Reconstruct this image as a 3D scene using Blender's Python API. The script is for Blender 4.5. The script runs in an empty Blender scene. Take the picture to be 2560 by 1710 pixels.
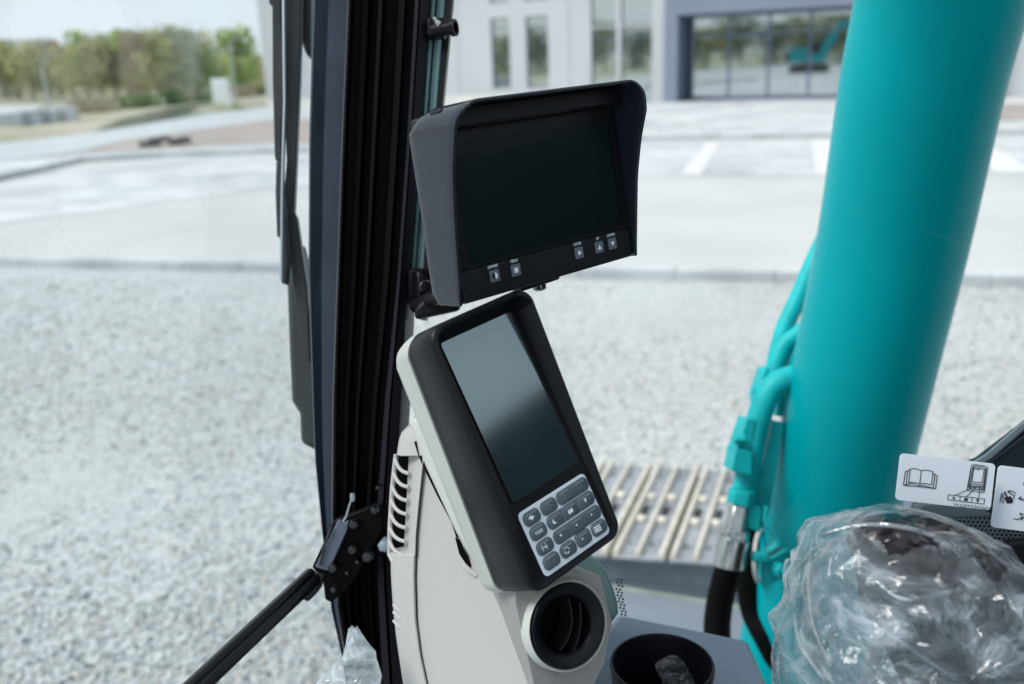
import bpy, bmesh, math, random
from mathutils import Vector, Matrix, noise
random.seed(7)
S = bpy.context.scene
COL = S.collection
# ------------------------------------------------------------------ camera
FPX = 2350.0                                   # focal length in photo pixels (2560 wide)
PITCH = math.atan(703/2350); ROLL = math.radians(2.1)
F = Vector((0, math.cos(PITCH), -math.sin(PITCH)))
R0 = Vector((1, 0, 0)); U0 = Vector((0, math.sin(PITCH), math.cos(PITCH)))
R = math.cos(ROLL)*R0 - math.sin(ROLL)*U0
U = math.cos(ROLL)*U0 + math.sin(ROLL)*R0
C = Vector((0, 0, 2.3))
cd = bpy.data.cameras.new('camera'); cam = bpy.data.objects.new('camera', cd); COL.objects.link(cam)
cam.matrix_world = Matrix(((R.x, U.x, -F.x, C.x), (R.y, U.y, -F.y, C.y), (R.z, U.z, -F.z, C.z), (0, 0, 0, 1)))
cd.sensor_width = 36; cd.lens = 36*FPX/2560; cd.clip_start = .02; cd.clip_end = 3000
cd.dof.use_dof = True; cd.dof.focus_distance = .76; cd.dof.aperture_fstop = 5.0
S.camera = cam
# ------------------------------------------------------------------ light
ELEV, AZ = math.radians(54), math.radians(-108)
w = bpy.data.worlds.new('World'); S.world = w; w.use_nodes = True
nt = w.node_tree; nt.nodes.clear()
wo = nt.nodes.new('ShaderNodeOutputWorld'); bg = nt.nodes.new('ShaderNodeBackground')
sk = nt.nodes.new('ShaderNodeTexSky'); sk.sky_type = 'NISHITA'; sk.sun_disc = False
sk.sun_elevation = ELEV; sk.sun_rotation = AZ; sk.air_density = 1.2; sk.dust_density = 2.0
tc = nt.nodes.new('ShaderNodeTexCoord'); mp = nt.nodes.new('ShaderNodeMapping'); mp.inputs['Scale'].default_value = (1.2, 1.2, 5)
no = nt.nodes.new('ShaderNodeTexNoise'); no.inputs['Scale'].default_value = 2.2; no.inputs['Detail'].default_value = 6
cr = nt.nodes.new('ShaderNodeValToRGB'); cr.color_ramp.elements[0].position = .34; cr.color_ramp.elements[1].position = .56
cr.color_ramp.elements[0].color = (.45, .45, .45, 1)
mx = nt.nodes.new('ShaderNodeMix'); mx.data_type = 'RGBA'
L = nt.links.new
L(tc.outputs['Generated'], mp.inputs['Vector']); L(mp.outputs[0], no.inputs['Vector']); L(no.outputs['Fac'], cr.inputs['Fac'])
L(cr.outputs['Color'], mx.inputs['Factor']); L(sk.outputs[0], mx.inputs['A']); mx.inputs['B'].default_value = (6.1, 6.8, 7.2, 1)
L(mx.outputs['Result'], bg.inputs['Color']); bg.inputs['Strength'].default_value = .095; L(bg.outputs[0], wo.inputs[0])
sd = bpy.data.lights.new('sun', 'SUN'); sd.energy = 2.75; sd.angle = math.radians(25); sd.color = (1, .98, .95)
sun = bpy.data.objects.new('sun', sd); COL.objects.link(sun)
sv = Vector((math.sin(AZ)*math.cos(ELEV), math.cos(AZ)*math.cos(ELEV), math.sin(ELEV)))
sun.rotation_euler = sv.to_track_quat('Z', 'Y').to_euler(); sun.location = (0, 0, 30)
S.view_settings.view_transform = 'Standard'; S.view_settings.look = 'None'
S.view_settings.exposure = .5; S.view_settings.gamma = 1
S.render.engine = 'CYCLES'; S.cycles.use_denoising = True; S.cycles.max_bounces = 8
S.cycles.transparent_max_bounces = 24; S.cycles.caustics_reflective = False; S.cycles.caustics_refractive = False
S.cycles.sample_clamp_indirect = 6
# ------------------------------------------------------------------ helpers
def V(*a): return Vector(a)
def ray(px, py): return F + (px-1280)/FPX*R - (py-855)/FPX*U
def at(px, py, d): return C + d*ray(px, py)
def gp(px, py, z=0.0):
    r = ray(px, py); return C + r*((z-C.z)/r.z)
class Fr:                                       # a local frame: u right, v up, n towards the viewer
    def __init__(s, o, u, v):
        s.o = Vector(o); s.u = Vector(u).normalized(); v = Vector(v)
        s.v = (v - s.u*v.dot(s.u)).normalized(); s.n = s.u.cross(s.v)
    def P(s, u, v, w=0): return s.o + s.u*u + s.v*v + s.n*w
    def hit(s, ax, val, px, py):                # where the sight line of a photo point meets a plane of the frame
        a = (s.u, s.v, s.n)[ax]; r = ray(px, py)
        p = C + r*(((s.o + a*val) - C).dot(a)/r.dot(a)) - s.o
        return (p.dot(s.u), p.dot(s.v), p.dot(s.n))
def lerp(a, b, t): return a + (b-a)*t
def interp(x, pts):
    pts = sorted(pts)
    if x <= pts[0][0]: return pts[0][1]
    for (a, b), (c, d) in zip(pts, pts[1:]):
        if x <= c: return lerp(b, d, (x-a)/(c-a)) if c > a else d
    return pts[-1][1]
def srgb(r, g, b):
    f = lambda c: (c/255/12.92) if c/255 <= .04045 else ((c/255+.055)/1.055)**2.4
    return (f(r), f(g), f(b))
def smooth_path(pts, n=6):
    out = []; P = [Vector(p) for p in pts]
    for i in range(len(P)-1):
        a, b, c, d = P[max(i-1, 0)], P[i], P[i+1], P[min(i+2, len(P)-1)]
        for k in range(n):
            t = k/n
            out.append(.5*((2*b)+(c-a)*t+(2*a-5*b+4*c-d)*t*t+(3*b-a-3*c+d)*t**3))
    out.append(P[-1]); return out
class MB:
    def __init__(s): s.v = []; s.f = []; s.mi = []; s.cur = 0
    def add(s, vs, fs):
        b = len(s.v); s.v += [tuple(x) for x in vs]; s.f += [tuple(b+i for i in f) for f in fs]; s.mi += [s.cur]*len(fs); return s
    def box(s, c, ax, h):
        c = Vector(c); a = [Vector(x)*k for x, k in zip(ax, h)]
        vs = [c + a[0]*i + a[1]*j + a[2]*k for i in (-1, 1) for j in (-1, 1) for k in (-1, 1)]
        return s.add(vs, [(0,1,3,2), (4,6,7,5), (0,4,5,1), (2,3,7,6), (0,2,6,4), (1,5,7,3)])
    def abox(s, a, b):
        a = Vector(a); b = Vector(b); return s.box((a+b)/2, (V(1,0,0), V(0,1,0), V(0,0,1)), (b-a)/2)
    def prism(s, poly, ext):
        n = len(poly); poly = [Vector(p) for p in poly]
        e = [p + (ext[i] if isinstance(ext, list) else Vector(ext)) for i, p in enumerate(poly)]
        return s.add(poly+e, [tuple(range(n)), tuple(range(2*n-1, n-1, -1))]+[(i, n+i, n+(i+1) % n, (i+1) % n) for i in range(n)])
    def loft(s, secs, closed=True, caps=True):
        n = len(secs[0]); vs = [p for q in secs for p in q]; fs = []
        for i in range(len(secs)-1):
            for j in range(n if closed else n-1):
                k = (j+1) % n; fs.append((i*n+j, i*n+k, (i+1)*n+k, (i+1)*n+j))
        if caps and closed: fs += [tuple(range(n-1, -1, -1)), tuple((len(secs)-1)*n+j for j in range(n))]
        return s.add(vs, fs)
    def tube(s, path, r, n=12, caps=True):
        path = [Vector(p) for p in path]; secs = []; up = None
        for i, p in enumerate(path):
            t = (path[min(i+1, len(path)-1)]-path[max(i-1, 0)]).normalized()
            if up is None: up = t.orthogonal().normalized()
            up = (up - t*up.dot(t)).normalized(); q = t.cross(up)
            rr = r[i] if isinstance(r, (list, tuple)) else r
            secs.append([p + (up*math.cos(2*math.pi*k/n)+q*math.sin(2*math.pi*k/n))*rr for k in range(n)])
        return s.loft(secs, True, caps)
    def lathe(s, o, ax, prof, n=40, caps=False):      # prof: (radius, height)
        ax = Vector(ax).normalized(); a = ax.orthogonal().normalized(); b = ax.cross(a)
        secs = [[Vector(o)+ax*h+(a*math.cos(2*math.pi*k/n)+b*math.sin(2*math.pi*k/n))*r for k in range(n)] for r, h in prof]
        return s.loft(secs, True, caps)
    def build(s, name, mat, parent=None, bevel=0, seg=2, smooth=35, solid=0, sub=0, recalc=True):
        me = bpy.data.meshes.new(name); me.from_pydata(s.v, [], s.f)
        ms = mat if isinstance(mat, (list, tuple)) else [mat]
        for m in ms: me.materials.append(m)
        me.polygons.foreach_set('material_index', s.mi)
        if recalc:
            bm = bmesh.new(); bm.from_mesh(me); bmesh.ops.recalc_face_normals(bm, faces=bm.faces); bm.to_mesh(me); bm.free()
        o = bpy.data.objects.new(name, me); COL.objects.link(o)
        if parent:
            o.parent = parent; o.matrix_parent_inverse = Matrix.Translation(parent.location).inverted()
        me.polygons.foreach_set('use_smooth', [bool(smooth)]*len(me.polygons))
        if smooth: me.set_sharp_from_angle(angle=math.radians(smooth))
        if solid:
            m = o.modifiers.new('thick', 'SOLIDIFY'); m.thickness = solid; m.offset = 0
        if bevel:
            m = o.modifiers.new('bevel', 'BEVEL'); m.width = bevel; m.segments = seg; m.limit_method = 'ANGLE'; m.angle_limit = math.radians(40); m.harden_normals = False
            me.polygons.foreach_set('use_smooth', [True]*len(me.polygons)); me.set_sharp_from_angle(angle=math.radians(60))
        if sub:
            m = o.modifiers.new('sub', 'SUBSURF'); m.levels = m.render_levels = sub
        return o
def empty(name, loc, label=None, cat=None, group=None, kind=None):
    o = bpy.data.objects.new(name, None); COL.objects.link(o); o.location = loc; o.empty_display_size = .05
    return tag(o, label, cat, group, kind)
def tag(o, label=None, cat=None, group=None, kind=None):
    if label: o['label'] = label
    if cat: o['category'] = cat
    if group: o['group'] = group
    if kind: o['kind'] = kind
    return o
# ------------------------------------------------------------------ materials
def mat(name, col, rough=.5, metal=0, spec=.5, var=0, vscale=8, bump=0, bscale=60, coat=0, col2=None, coord='Object', rvar=0, stretch=None):
    m = bpy.data.materials.new(name); m.use_nodes = True; t = m.node_tree; b = t.nodes['Principled BSDF']
    b.inputs['Base Color'].default_value = (*col, 1); b.inputs['Roughness'].default_value = rough
    b.inputs['Metallic'].default_value = metal; b.inputs['Specular IOR Level'].default_value = spec
    b.inputs['Coat Weight'].default_value = coat; b.inputs['Coat Roughness'].default_value = .08
    tcn = t.nodes.new('ShaderNodeTexCoord'); vec = tcn.outputs[coord]
    if stretch:
        mpn = t.nodes.new('ShaderNodeMapping'); mpn.inputs['Scale'].default_value = stretch; t.links.new(vec, mpn.inputs[0]); vec = mpn.outputs[0]
    if var or col2 or rvar:
        n = t.nodes.new('ShaderNodeTexNoise'); n.inputs['Scale'].default_value = vscale; n.inputs['Detail'].default_value = 5
        t.links.new(vec, n.inputs['Vector'])
    if var or col2:
        r = t.nodes.new('ShaderNodeValToRGB'); t.links.new(n.outputs['Fac'], r.inputs['Fac'])
        c2 = col2 or tuple(c*(1+var) for c in col); c1 = col if col2 else tuple(c*(1-var) for c in col)
        r.color_ramp.elements[0].color = (*c1, 1); r.color_ramp.elements[1].color = (*c2, 1)
        r.color_ramp.elements[0].position = .35; r.color_ramp.elements[1].position = .65
        t.links.new(r.outputs[0], b.inputs['Base Color'])
    if rvar:
        q = t.nodes.new('ShaderNodeMapRange'); q.inputs['To Min'].default_value = max(0, rough-rvar); q.inputs['To Max'].default_value = rough+rvar
        t.links.new(n.outputs['Fac'], q.inputs['Value']); t.links.new(q.outputs[0], b.inputs['Roughness'])
    if bump:
        n2 = t.nodes.new('ShaderNodeTexNoise'); n2.inputs['Scale'].default_value = bscale; n2.inputs['Detail'].default_value = 4
        t.links.new(vec, n2.inputs['Vector'])
        bp = t.nodes.new('ShaderNodeBump'); bp.inputs['Strength'].default_value = bump; bp.inputs['Distance'].default_value = .002 if bscale > 20 else .01
        t.links.new(n2.outputs['Fac'], bp.inputs['Height']); t.links.new(bp.outputs[0], b.inputs['Normal'])
    return m
def glass(name, ior=1.5, tint=(1, 1, 1), rough=0, dust=0):
    m = bpy.data.materials.new(name); m.use_nodes = True; t = m.node_tree; t.nodes.clear()
    o = t.nodes.new('ShaderNodeOutputMaterial'); a = t.nodes.new('ShaderNodeBsdfTransparent'); g = t.nodes.new('ShaderNodeBsdfGlossy')
    f = t.nodes.new('ShaderNodeFresnel'); x = t.nodes.new('ShaderNodeMixShader')
    a.inputs[0].default_value = (*tint, 1); g.inputs['Roughness'].default_value = rough; f.inputs[0].default_value = ior
    t.links.new(f.outputs[0], x.inputs[0]); t.links.new(a.outputs[0], x.inputs[1]); t.links.new(g.outputs[0], x.inputs[2])
    last = x
    if dust:
        vo = t.nodes.new('ShaderNodeTexVoronoi'); vo.inputs['Scale'].default_value = 110
        tcn = t.nodes.new('ShaderNodeTexCoord'); t.links.new(tcn.outputs['Object'], vo.inputs['Vector'])
        cp = t.nodes.new('ShaderNodeMath'); cp.operation = 'LESS_THAN'; cp.inputs[1].default_value = .055
        t.links.new(vo.outputs['Distance'], cp.inputs[0])
        ml = t.nodes.new('ShaderNodeMath'); ml.operation = 'MULTIPLY_ADD'; ml.inputs[1].default_value = dust; ml.inputs[2].default_value = .012
        t.links.new(cp.outputs[0], ml.inputs[0])
        d = t.nodes.new('ShaderNodeBsdfDiffuse'); d.inputs[0].default_value = (.7, .75, .78, 1)
        y = t.nodes.new('ShaderNodeMixShader'); t.links.new(ml.outputs[0], y.inputs[0]); t.links.new(x.outputs[0], y.inputs[1]); t.links.new(d.outputs[0], y.inputs[2]); last = y
    t.links.new(last.outputs[0], o.inputs[0]); return m
TEAL = (.0, .275, .30)
m_teal = mat('teal_paint', (0, .345, .385), .34, spec=.08, coat=.03, var=.04, vscale=3, rvar=.06, bump=.03, bscale=25)
def scuffs(m, amt=.25):
    t = m.node_tree; b = t.nodes['Principled BSDF']; K = t.links.new; N = t.nodes.new
    src = b.inputs['Base Color'].links[0].from_socket if b.inputs['Base Color'].links else None
    tcn = N('ShaderNodeTexCoord'); n1 = N('ShaderNodeTexNoise'); n1.inputs['Scale'].default_value = 1.4; n1.inputs['Detail'].default_value = 1; n1.inputs['Distortion'].default_value = .5; K(tcn.outputs['Object'], n1.inputs['Vector'])
    a = N('ShaderNodeMath'); a.operation = 'SUBTRACT'; a.inputs[1].default_value = .5; K(n1.outputs['Fac'], a.inputs[0])
    c = N('ShaderNodeMath'); c.operation = 'ABSOLUTE'; K(a.outputs[0], c.inputs[0])
    d = N('ShaderNodeMapRange'); d.inputs['From Min'].default_value = 0; d.inputs['From Max'].default_value = .007; d.inputs['To Min'].default_value = 1; d.inputs['To Max'].default_value = 0; K(c.outputs[0], d.inputs['Value'])
    n2 = N('ShaderNodeTexNoise'); n2.inputs['Scale'].default_value = 5; K(tcn.outputs['Object'], n2.inputs['Vector'])
    e = N('ShaderNodeMapRange'); e.inputs['From Min'].default_value = .52; e.inputs['From Max'].default_value = .7; e.inputs['To Max'].default_value = amt; K(n2.outputs['Fac'], e.inputs['Value'])
    f = N('ShaderNodeMath'); f.operation = 'MULTIPLY'; K(d.outputs[0], f.inputs[0]); K(e.outputs[0], f.inputs[1])
    x = N('ShaderNodeMix'); x.data_type = 'RGBA'; K(f.outputs[0], x.inputs['Factor']); K(src, x.inputs['A']); x.inputs['B'].default_value = (.35, .55, .57, 1); K(x.outputs['Result'], b.inputs['Base Color'])
scuffs(m_teal, .10)
m_tealflat = mat('teal_fittings', (.0, .40, .42), .5, spec=.3, var=.12, vscale=30)
m_rubber = mat('black_rubber', (.002, .002, .0025), .55, spec=.08, var=.3, vscale=40)
m_black = mat('black_trim', (.004, .004, .006), .42, spec=.2, rvar=.08, vscale=30)
m_violet = mat('pillar_trim', (.006, .005, .011), .45, spec=.2, rvar=.08, vscale=20, bump=.05, bscale=300)
m_frame = mat('grey_steel_frame', srgb(46, 56, 72), .4, spec=.4, var=.12, vscale=14, rvar=.1)
m_edge = mat('rubber_glazing_seal', srgb(128, 160, 160), .3, spec=.6, var=.15, vscale=20)
m_shell = mat('white_plastic', srgb(192, 194, 188), .42, spec=.45, bump=.04, bscale=500, var=.02, vscale=6)
m_console = mat('beige_plastic', srgb(177, 176, 174), .55, spec=.4, bump=.06, bscale=600, var=.025, vscale=5)
m_dark = mat('dark_plastic', (.004, .005, .008), .40, spec=.25, bump=.05, bscale=700, rvar=.05, vscale=20)
m_hood = mat('charcoal_hood_plastic', (.016, .021, .032), .14, spec=.6, rvar=.05, vscale=12)
m_hoodin = m_hood
m_bezel = mat('bezel_plastic', (.004, .005, .007), .4, spec=.3)
m_strip = mat('button_strip', (.011, .014, .020), .35, spec=.45)
m_btn = mat('button_rubber', srgb(105, 112, 126), .45, spec=.4)
m_mark = mat('white_print', srgb(240, 244, 248), .5)
m_key = mat('keypad_key', srgb(84, 98, 108), .3, spec=.5, var=.08, vscale=60)
m_pad = mat('keypad_plate', srgb(222, 234, 244), .35, var=.02)
m_ink = mat('black_ink', (.012, .012, .016), .5)
m_grey = mat('grey_steel', srgb(150, 165, 178), .4, metal=.4, var=.1, vscale=30)
m_bolt = mat('zinc_bolt', (.05, .05, .055), .35, metal=.9, var=.2, vscale=60)
m_wire = mat('steel_wire', (.45, .48, .5), .3, metal=1)
m_blackmetal = mat('black_metal', (.006, .007, .009), .32, spec=.35, rvar=.08, vscale=25)
m_gpanel = mat('grey_panel', srgb(112, 122, 132), .5, var=.1, vscale=6, rvar=.1)
m_gpanel2 = mat('green_grey_panel', srgb(96, 124, 122), .45, var=.05, vscale=8)
m_iron = mat('track_steel', srgb(148, 152, 158), .5, metal=.35, var=.25, vscale=9, bump=.25, bscale=40)
m_grouser = mat('worn_grouser', srgb(206, 202, 190), .4, metal=.15, var=.12, vscale=25)
m_chrome = mat('plated_steel', (.45, .48, .48), .22, metal=1, var=.15, vscale=40)
m_sticker = mat('sticker_face', srgb(238, 243, 248), .35, var=.01, vscale=20)
_t = m_sticker.node_tree; _p = _t.nodes['Principled BSDF']; _x = _t.nodes.new('ShaderNodeMixShader'); _l = _t.nodes.new('ShaderNodeBsdfTranslucent')
_l.inputs[0].default_value = (.86, .92, 1, 1); _x.inputs[0].default_value = .45; _t.links.new(_p.outputs[0], _x.inputs[1]); _t.links.new(_l.outputs[0], _x.inputs[2]); _t.links.new(_x.outputs[0], _t.nodes['Material Output'].inputs[0])
m_glass = glass('window_glass', 1.5, (.95, .975, .985), 0, .25)
m_glass2 = glass('side_glass', 1.35, (.975, .99, .99), 0)

def screen_mat(name, base, spec, rough):
    m = mat(name, base, rough, spec=spec, rvar=.05, vscale=14); return m
m_scr_up = screen_mat('dark_display', (.004, .011, .013), .25, .25)
m_scr_lo = screen_mat('matte_display', (.010, .026, .032), 1.0, .11)
bb = m_scr_lo.node_tree.nodes['Principled BSDF']; bb.inputs['IOR'].default_value = 2.1
bb.inputs['Specular Tint'].default_value = (.78, .96, 1, 1)

# ------------------------------------------------------------------ setting: ground
def ground_mat(name, c1, c2, c3, scale, bump, big=.25, dist=.01):
    m = bpy.data.materials.new(name); m.use_nodes = True; t = m.node_tree; b = t.nodes['Principled BSDF']
    b.inputs['Roughness'].default_value = .85; b.inputs['Specular IOR Level'].default_value = .25
    tcn = t.nodes.new('ShaderNodeTexCoord'); vo = t.nodes.new('ShaderNodeTexVoronoi'); vo.inputs['Scale'].default_value = scale
    t.links.new(tcn.outputs['Object'], vo.inputs['Vector'])
    r = t.nodes.new('ShaderNodeValToRGB'); sp = t.nodes.new('ShaderNodeSeparateColor'); t.links.new(vo.outputs['Color'], sp.inputs[0]); t.links.new(sp.outputs[0], r.inputs[0])
    r.color_ramp.elements[0].color = (*c1, 1); r.color_ramp.elements[1].color = (*c3, 1); e = r.color_ramp.elements.new(.5); e.color = (*c2, 1)
    n = t.nodes.new('ShaderNodeTexNoise'); n.inputs['Scale'].default_value = big; n.inputs['Detail'].default_value = 6; t.links.new(tcn.outputs['Object'], n.inputs['Vector'])
    q = t.nodes.new('ShaderNodeMapRange'); q.inputs['From Min'].default_value = .3; q.inputs['From Max'].default_value = .7; q.inputs['To Min'].default_value = .8; q.inputs['To Max'].default_value = 1.12
    t.links.new(n.outputs['Fac'], q.inputs['Value'])
    x = t.nodes.new('ShaderNodeMix'); x.data_type = 'RGBA'; x.blend_type = 'MULTIPLY'; x.inputs['Factor'].default_value = 1
    t.links.new(r.outputs[0], x.inputs['A']); t.links.new(q.outputs[0], x.inputs['B']); t.links.new(x.outputs['Result'], b.inputs['Base Color'])
    bp = t.nodes.new('ShaderNodeBump'); bp.inputs['Strength'].default_value = bump; bp.inputs['Distance'].default_value = dist
    t.links.new(vo.outputs['Distance'], bp.inputs['Height']); bp.invert = True; t.links.new(bp.outputs[0], b.inputs['Normal']); return m
m_gravel = ground_mat('gravel', (.20, .225, .235), (.43, .475, .48), (.54, .555, .545), 45, .8, .3)
_t = m_gravel.node_tree; _b = _t.nodes['Principled BSDF']; _src = _b.inputs['Base Color'].links[0].from_socket
_tc = _t.nodes.new('ShaderNodeTexCoord'); _n = _t.nodes.new('ShaderNodeTexNoise'); _n.inputs['Scale'].default_value = .42; _n.inputs['Detail'].default_value = 5; _t.links.new(_tc.outputs['Object'], _n.inputs['Vector'])
_r = _t.nodes.new('ShaderNodeMapRange'); _r.inputs['From Min'].default_value = .42; _r.inputs['From Max'].default_value = .6; _r.inputs['To Min'].default_value = .25; _r.inputs['To Max'].default_value = .6; _t.links.new(_n.outputs['Fac'], _r.inputs['Value'])
_x = _t.nodes.new('ShaderNodeMix'); _x.data_type = 'RGBA'; _t.links.new(_r.outputs[0], _x.inputs['Factor']); _t.links.new(_src, _x.inputs['A']); _x.inputs['B'].default_value = (.43, .447, .443, 1); _t.links.new(_x.outputs['Result'], _b.inputs['Base Color'])
m_conc = mat('pale_concrete', (.45, .465, .46), .8, spec=.2, var=.07, vscale=.35, bump=.15, bscale=30)
m_road = mat('road_concrete', (.42, .455, .47), .8, spec=.2, var=.04, vscale=.4)
m_kerb = mat('kerb_concrete', (.42, .45, .465), .85, var=.15, vscale=1.5)
m_paver = ground_mat('pavers', (.41, .425, .45), (.48, .495, .51), (.53, .54, .55), 1.6, .1, .4)
m_plaza = ground_mat('plaza_setts', (.36, .385, .42), (.47, .49, .505), (.54, .55, .54), 2.2, .3, .35)
m_soil = mat('bare_soil', (.27, .235, .21), .95, col2=(.36, .32, .30), vscale=.6)
m_paint = mat('road_paint', (.58, .59, .59), .6, var=.03, vscale=3)
m_grass = mat('verge_grass', (.26, .29, .18), .9, col2=(.42, .39, .33), vscale=.35, spec=.2)

Z1, Z2 = .12, .25
def sheet(name, pts, z, m, thick=None, kind='structure'):
    b = MB()
    if thick: b.prism([V(p[0], p[1], z) for p in pts], V(0, 0, -thick))
    else: b.add([V(p[0], p[1], z) for p in pts], [tuple(range(len(pts)))])
    o = b.build(name, m, smooth=0)
    if not thick:
        for p in o.data.polygons:
            if p.normal.z < 0: o.data.flip_normals(); break
    return tag(o, kind=kind)
# near gravel and the far terrain as one sheet reaching the horizon
g = MB(); g.add([V(-900, -900, -.02), V(900, -900, -.02), V(900, 900, -.02), V(-900, 900, -.02)], [(0, 1, 2, 3)])
tag(g.build('terrain', m_grass, smooth=0), kind='structure')
k0, k1 = gp(0, 668), gp(2560, 720); kd = (k1-k0).normalized(); kn = V(-kd.y, kd.x, 0)
A0, A1 = k0-kd*30, k1+kd*30
sheet('gravel_yard', [V(-160, -220, 0), V(160, -220, 0), A1+V(0,0,0), A0], 0.0, m_gravel)
# loose stones lying over the yard: uncountable
import numpy as np
rng = np.random.RandomState(3)
def stones():
    base = np.array([[1,0,0],[-1,0,0],[0,1,0],[0,-1,0],[0,0,1],[0,0,-1]], float)
    fc = np.array([[0,2,4],[2,1,4],[1,3,4],[3,0,4],[2,0,5],[1,2,5],[3,1,5],[0,3,5]])
    vs = []; n = 0; out = []
    for i in range(84000):
        px = rng.uniform(-60, 2620); py = 700+ (1760-700)*rng.rand()**1.1
        p = gp(px, py)
        if noise.fractal(V(p.x*.32, p.y*.32, 5), 1, 2, 4) > rng.uniform(-.5, .55): continue
        r = rng.uniform(.005, .015)*(1+ .04*p.y)
        d = rng.randn(3); 
        v = base*(rng.uniform(.6, 1.3, (6, 3)))*np.array([1, rng.uniform(.6, 1), rng.uniform(.5, .8)])*r
        a = rng.uniform(0, 6.28); ca, sa = math.cos(a), math.sin(a)
        v = v@np.array([[ca, sa, 0], [-sa, ca, 0], [0, 0, 1]]).T + np.array([p.x, p.y, r*.35])
        out.append(v)
    v = np.concatenate(out); f = np.concatenate([fc+6*i for i in range(len(out))])
    me = bpy.data.meshes.new('gravel_stones'); me.from_pydata(v.tolist(), [], f.tolist())
    for m in m_stone: me.materials.append(m)
    me.polygons.foreach_set('material_index', np.repeat(rng.choice(4, len(out), p=[.40, .33, .15, .12]), 8).astype(np.int32))
    me.polygons.foreach_set('use_smooth', [True]*len(me.polygons))
    o = bpy.data.objects.new('gravel_stones', me); COL.objects.link(o); return o
m_stone = [mat('stone_pale', (.58, .605, .60), .8), mat('stone_grey', (.46, .49, .50), .8), mat('stone_blue', (.17, .20, .22), .8), mat('stone_warm', (.56, .50, .43), .8)]
tag(stones(), 'loose grey and white crushed stones covering the yard', 'gravel', kind='stuff')
# concrete apron behind a kerb step
far0, far1 = A0+kn*140, A1+kn*140
sheet('pavement', [A0+kn*.16, A1+kn*.16, far1, far0], Z1-.003, m_conc, .2)
def kerb_line(name, pts, wdt, z, m, step=1.0):
    b = MB(); P = [Vector(p) for p in pts]
    dense = []
    for a, c in zip(P, P[1:]):
        n = max(1, int((c-a).length/step)); dense += [(a.lerp(c, i/n), a.lerp(c, (i+1)/n)) for i in range(n)]
    for a, c in dense:
        d = (c-a).normalized(); q = V(-d.y, d.x, 0); gap = d*.003; dz = random.uniform(-.003, .003); sh = q*random.uniform(-.006, .006)
        b.prism([a+gap+sh+V(0,0,z+dz-a.z), c-gap+sh+V(0,0,z+dz-a.z), c-gap+q*wdt+V(0,0,z+dz-a.z), a+gap+q*wdt+V(0,0,z+dz-a.z)], V(0,0,-.3))
    return tag(b.build(name, m, bevel=.012), kind='structure')
kerb_line('kerb', [k0-kd*14, k1+kd*12], .16, Z1, m_kerb)
# second kerb: base line read on the apron
kb = [gp(*p, Z1) for p in [(-260, 520), (0, 451), (112, 428), (200, 406), (400, 394), (670, 384), (1610, 353), (2080, 345), (2560, 337), (3100, 328)]]
kb = [V(p.x, p.y, 0) for p in kb]
kerb_line('kerb', kb, .18, Z2, m_kerb)
back = [V(kb[-1].x+20, kb[-1].y+60, 0), V(kb[0].x-30, kb[0].y+60, 0)]
inner = [p+V(.02, .18, 0) for p in kb]
sheet('footway', inner+back, Z2-.004, m_plaza, .12)
# parking bay pavers and painted lines
def ps(name, pix, z, m): return sheet(name, [gp(*p, z) for p in pix], z, m)
ps('parking_bay', [(-250, 480), (0, 462), (300, 412), (670, 394), (1610, 357), (2080, 349), (2800, 337), (2800, 432), (2080, 438), (1480, 441), (670, 470), (0, 560), (-250, 600)], Z1+.004, m_paver)
for pix in ([(1765, 357), (1797, 357), (1751, 436), (1699, 436)], [(2029, 351), (2082, 350), (2118, 436), (2041, 436)], [(1480, 362), (1512, 361), (1330, 442), (1250, 443)], [(2380, 345), (2440, 344), (2590, 430), (2490, 430)],
            [(590, 400), (640, 398), (450, 424), (390, 427)]):
    ps('painted_line', pix, Z1+.008, m_paint)
# left side: bare soil, sweeping road, verge
ps('bare_soil', [(60, 398), (200, 379), (310, 350), (450, 330), (670, 298), (800, 296), (800, 357), (670, 358), (450, 368), (220, 382)], Z2+.004, m_soil)
ps('road', [(-300, 420), (0, 402), (90, 392), (200, 377), (310, 350), (450, 330), (670, 300), (800, 298), (800, 262), (670, 268), (400, 302), (220, 334), (0, 358), (-300, 385)], Z2+.008, m_road)
ps('bare_soil', [(2400, 262), (2900, 250), (2900, 285), (2400, 303)], Z2+.004, m_soil)
# verge: low mound beyond the road
vb = MB(); rows = []
for j, (dy, h) in enumerate(((0, .0), (3, .35), (9, .5), (22, .4), (60, .3))):
    rows.append([gp(px, py, Z2)+V(0, dy, h + .12*noise.noise(V(px*.02, j, 0))) for px, py in [(-400, 390), (-120, 366), (0, 357), (100, 346), (220, 333), (310, 318), (400, 301), (540, 283), (670, 267), (760, 262)]])
vb.loft(rows, closed=False, caps=False)
tag(vb.build('verge', m_grass), kind='structure')
# ------------------------------------------------------------------ the office building
fa, fb = gp(670, 268, Z2), gp(2510, 243, Z2)
fd = (fb-fa).normalized(); fn = V(fd.y, -fd.x, 0)                # towards the camera
FB = Fr(fa, fd, V(0, 0, 1))
def fu(px, py=200, w=0): h = FB.hit(2, w, px, py); return h[0]
def fv(px, py, w=0): return FB.hit(2, w, px, py)[1]
m_wall = mat('wall_panel', srgb(178, 182, 185), .55, var=.03, vscale=.4, rvar=.1)
m_portal = mat('portal_panel', srgb(116, 127, 144), .45, var=.04, vscale=.6)
m_spandrel = mat('spandrel_panel', srgb(118, 142, 166), .35, var=.04)
m_wframe = mat('window_frame_metal', srgb(92, 106, 128), .4, metal=.3)
m_plinth = mat('plinth', srgb(205, 206, 198), .7, var=.05, vscale=1)
m_pane = mat('reflective_glazing', (.50, .56, .58), .03, metal=.95, rvar=.01, vscale=.5)
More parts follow.
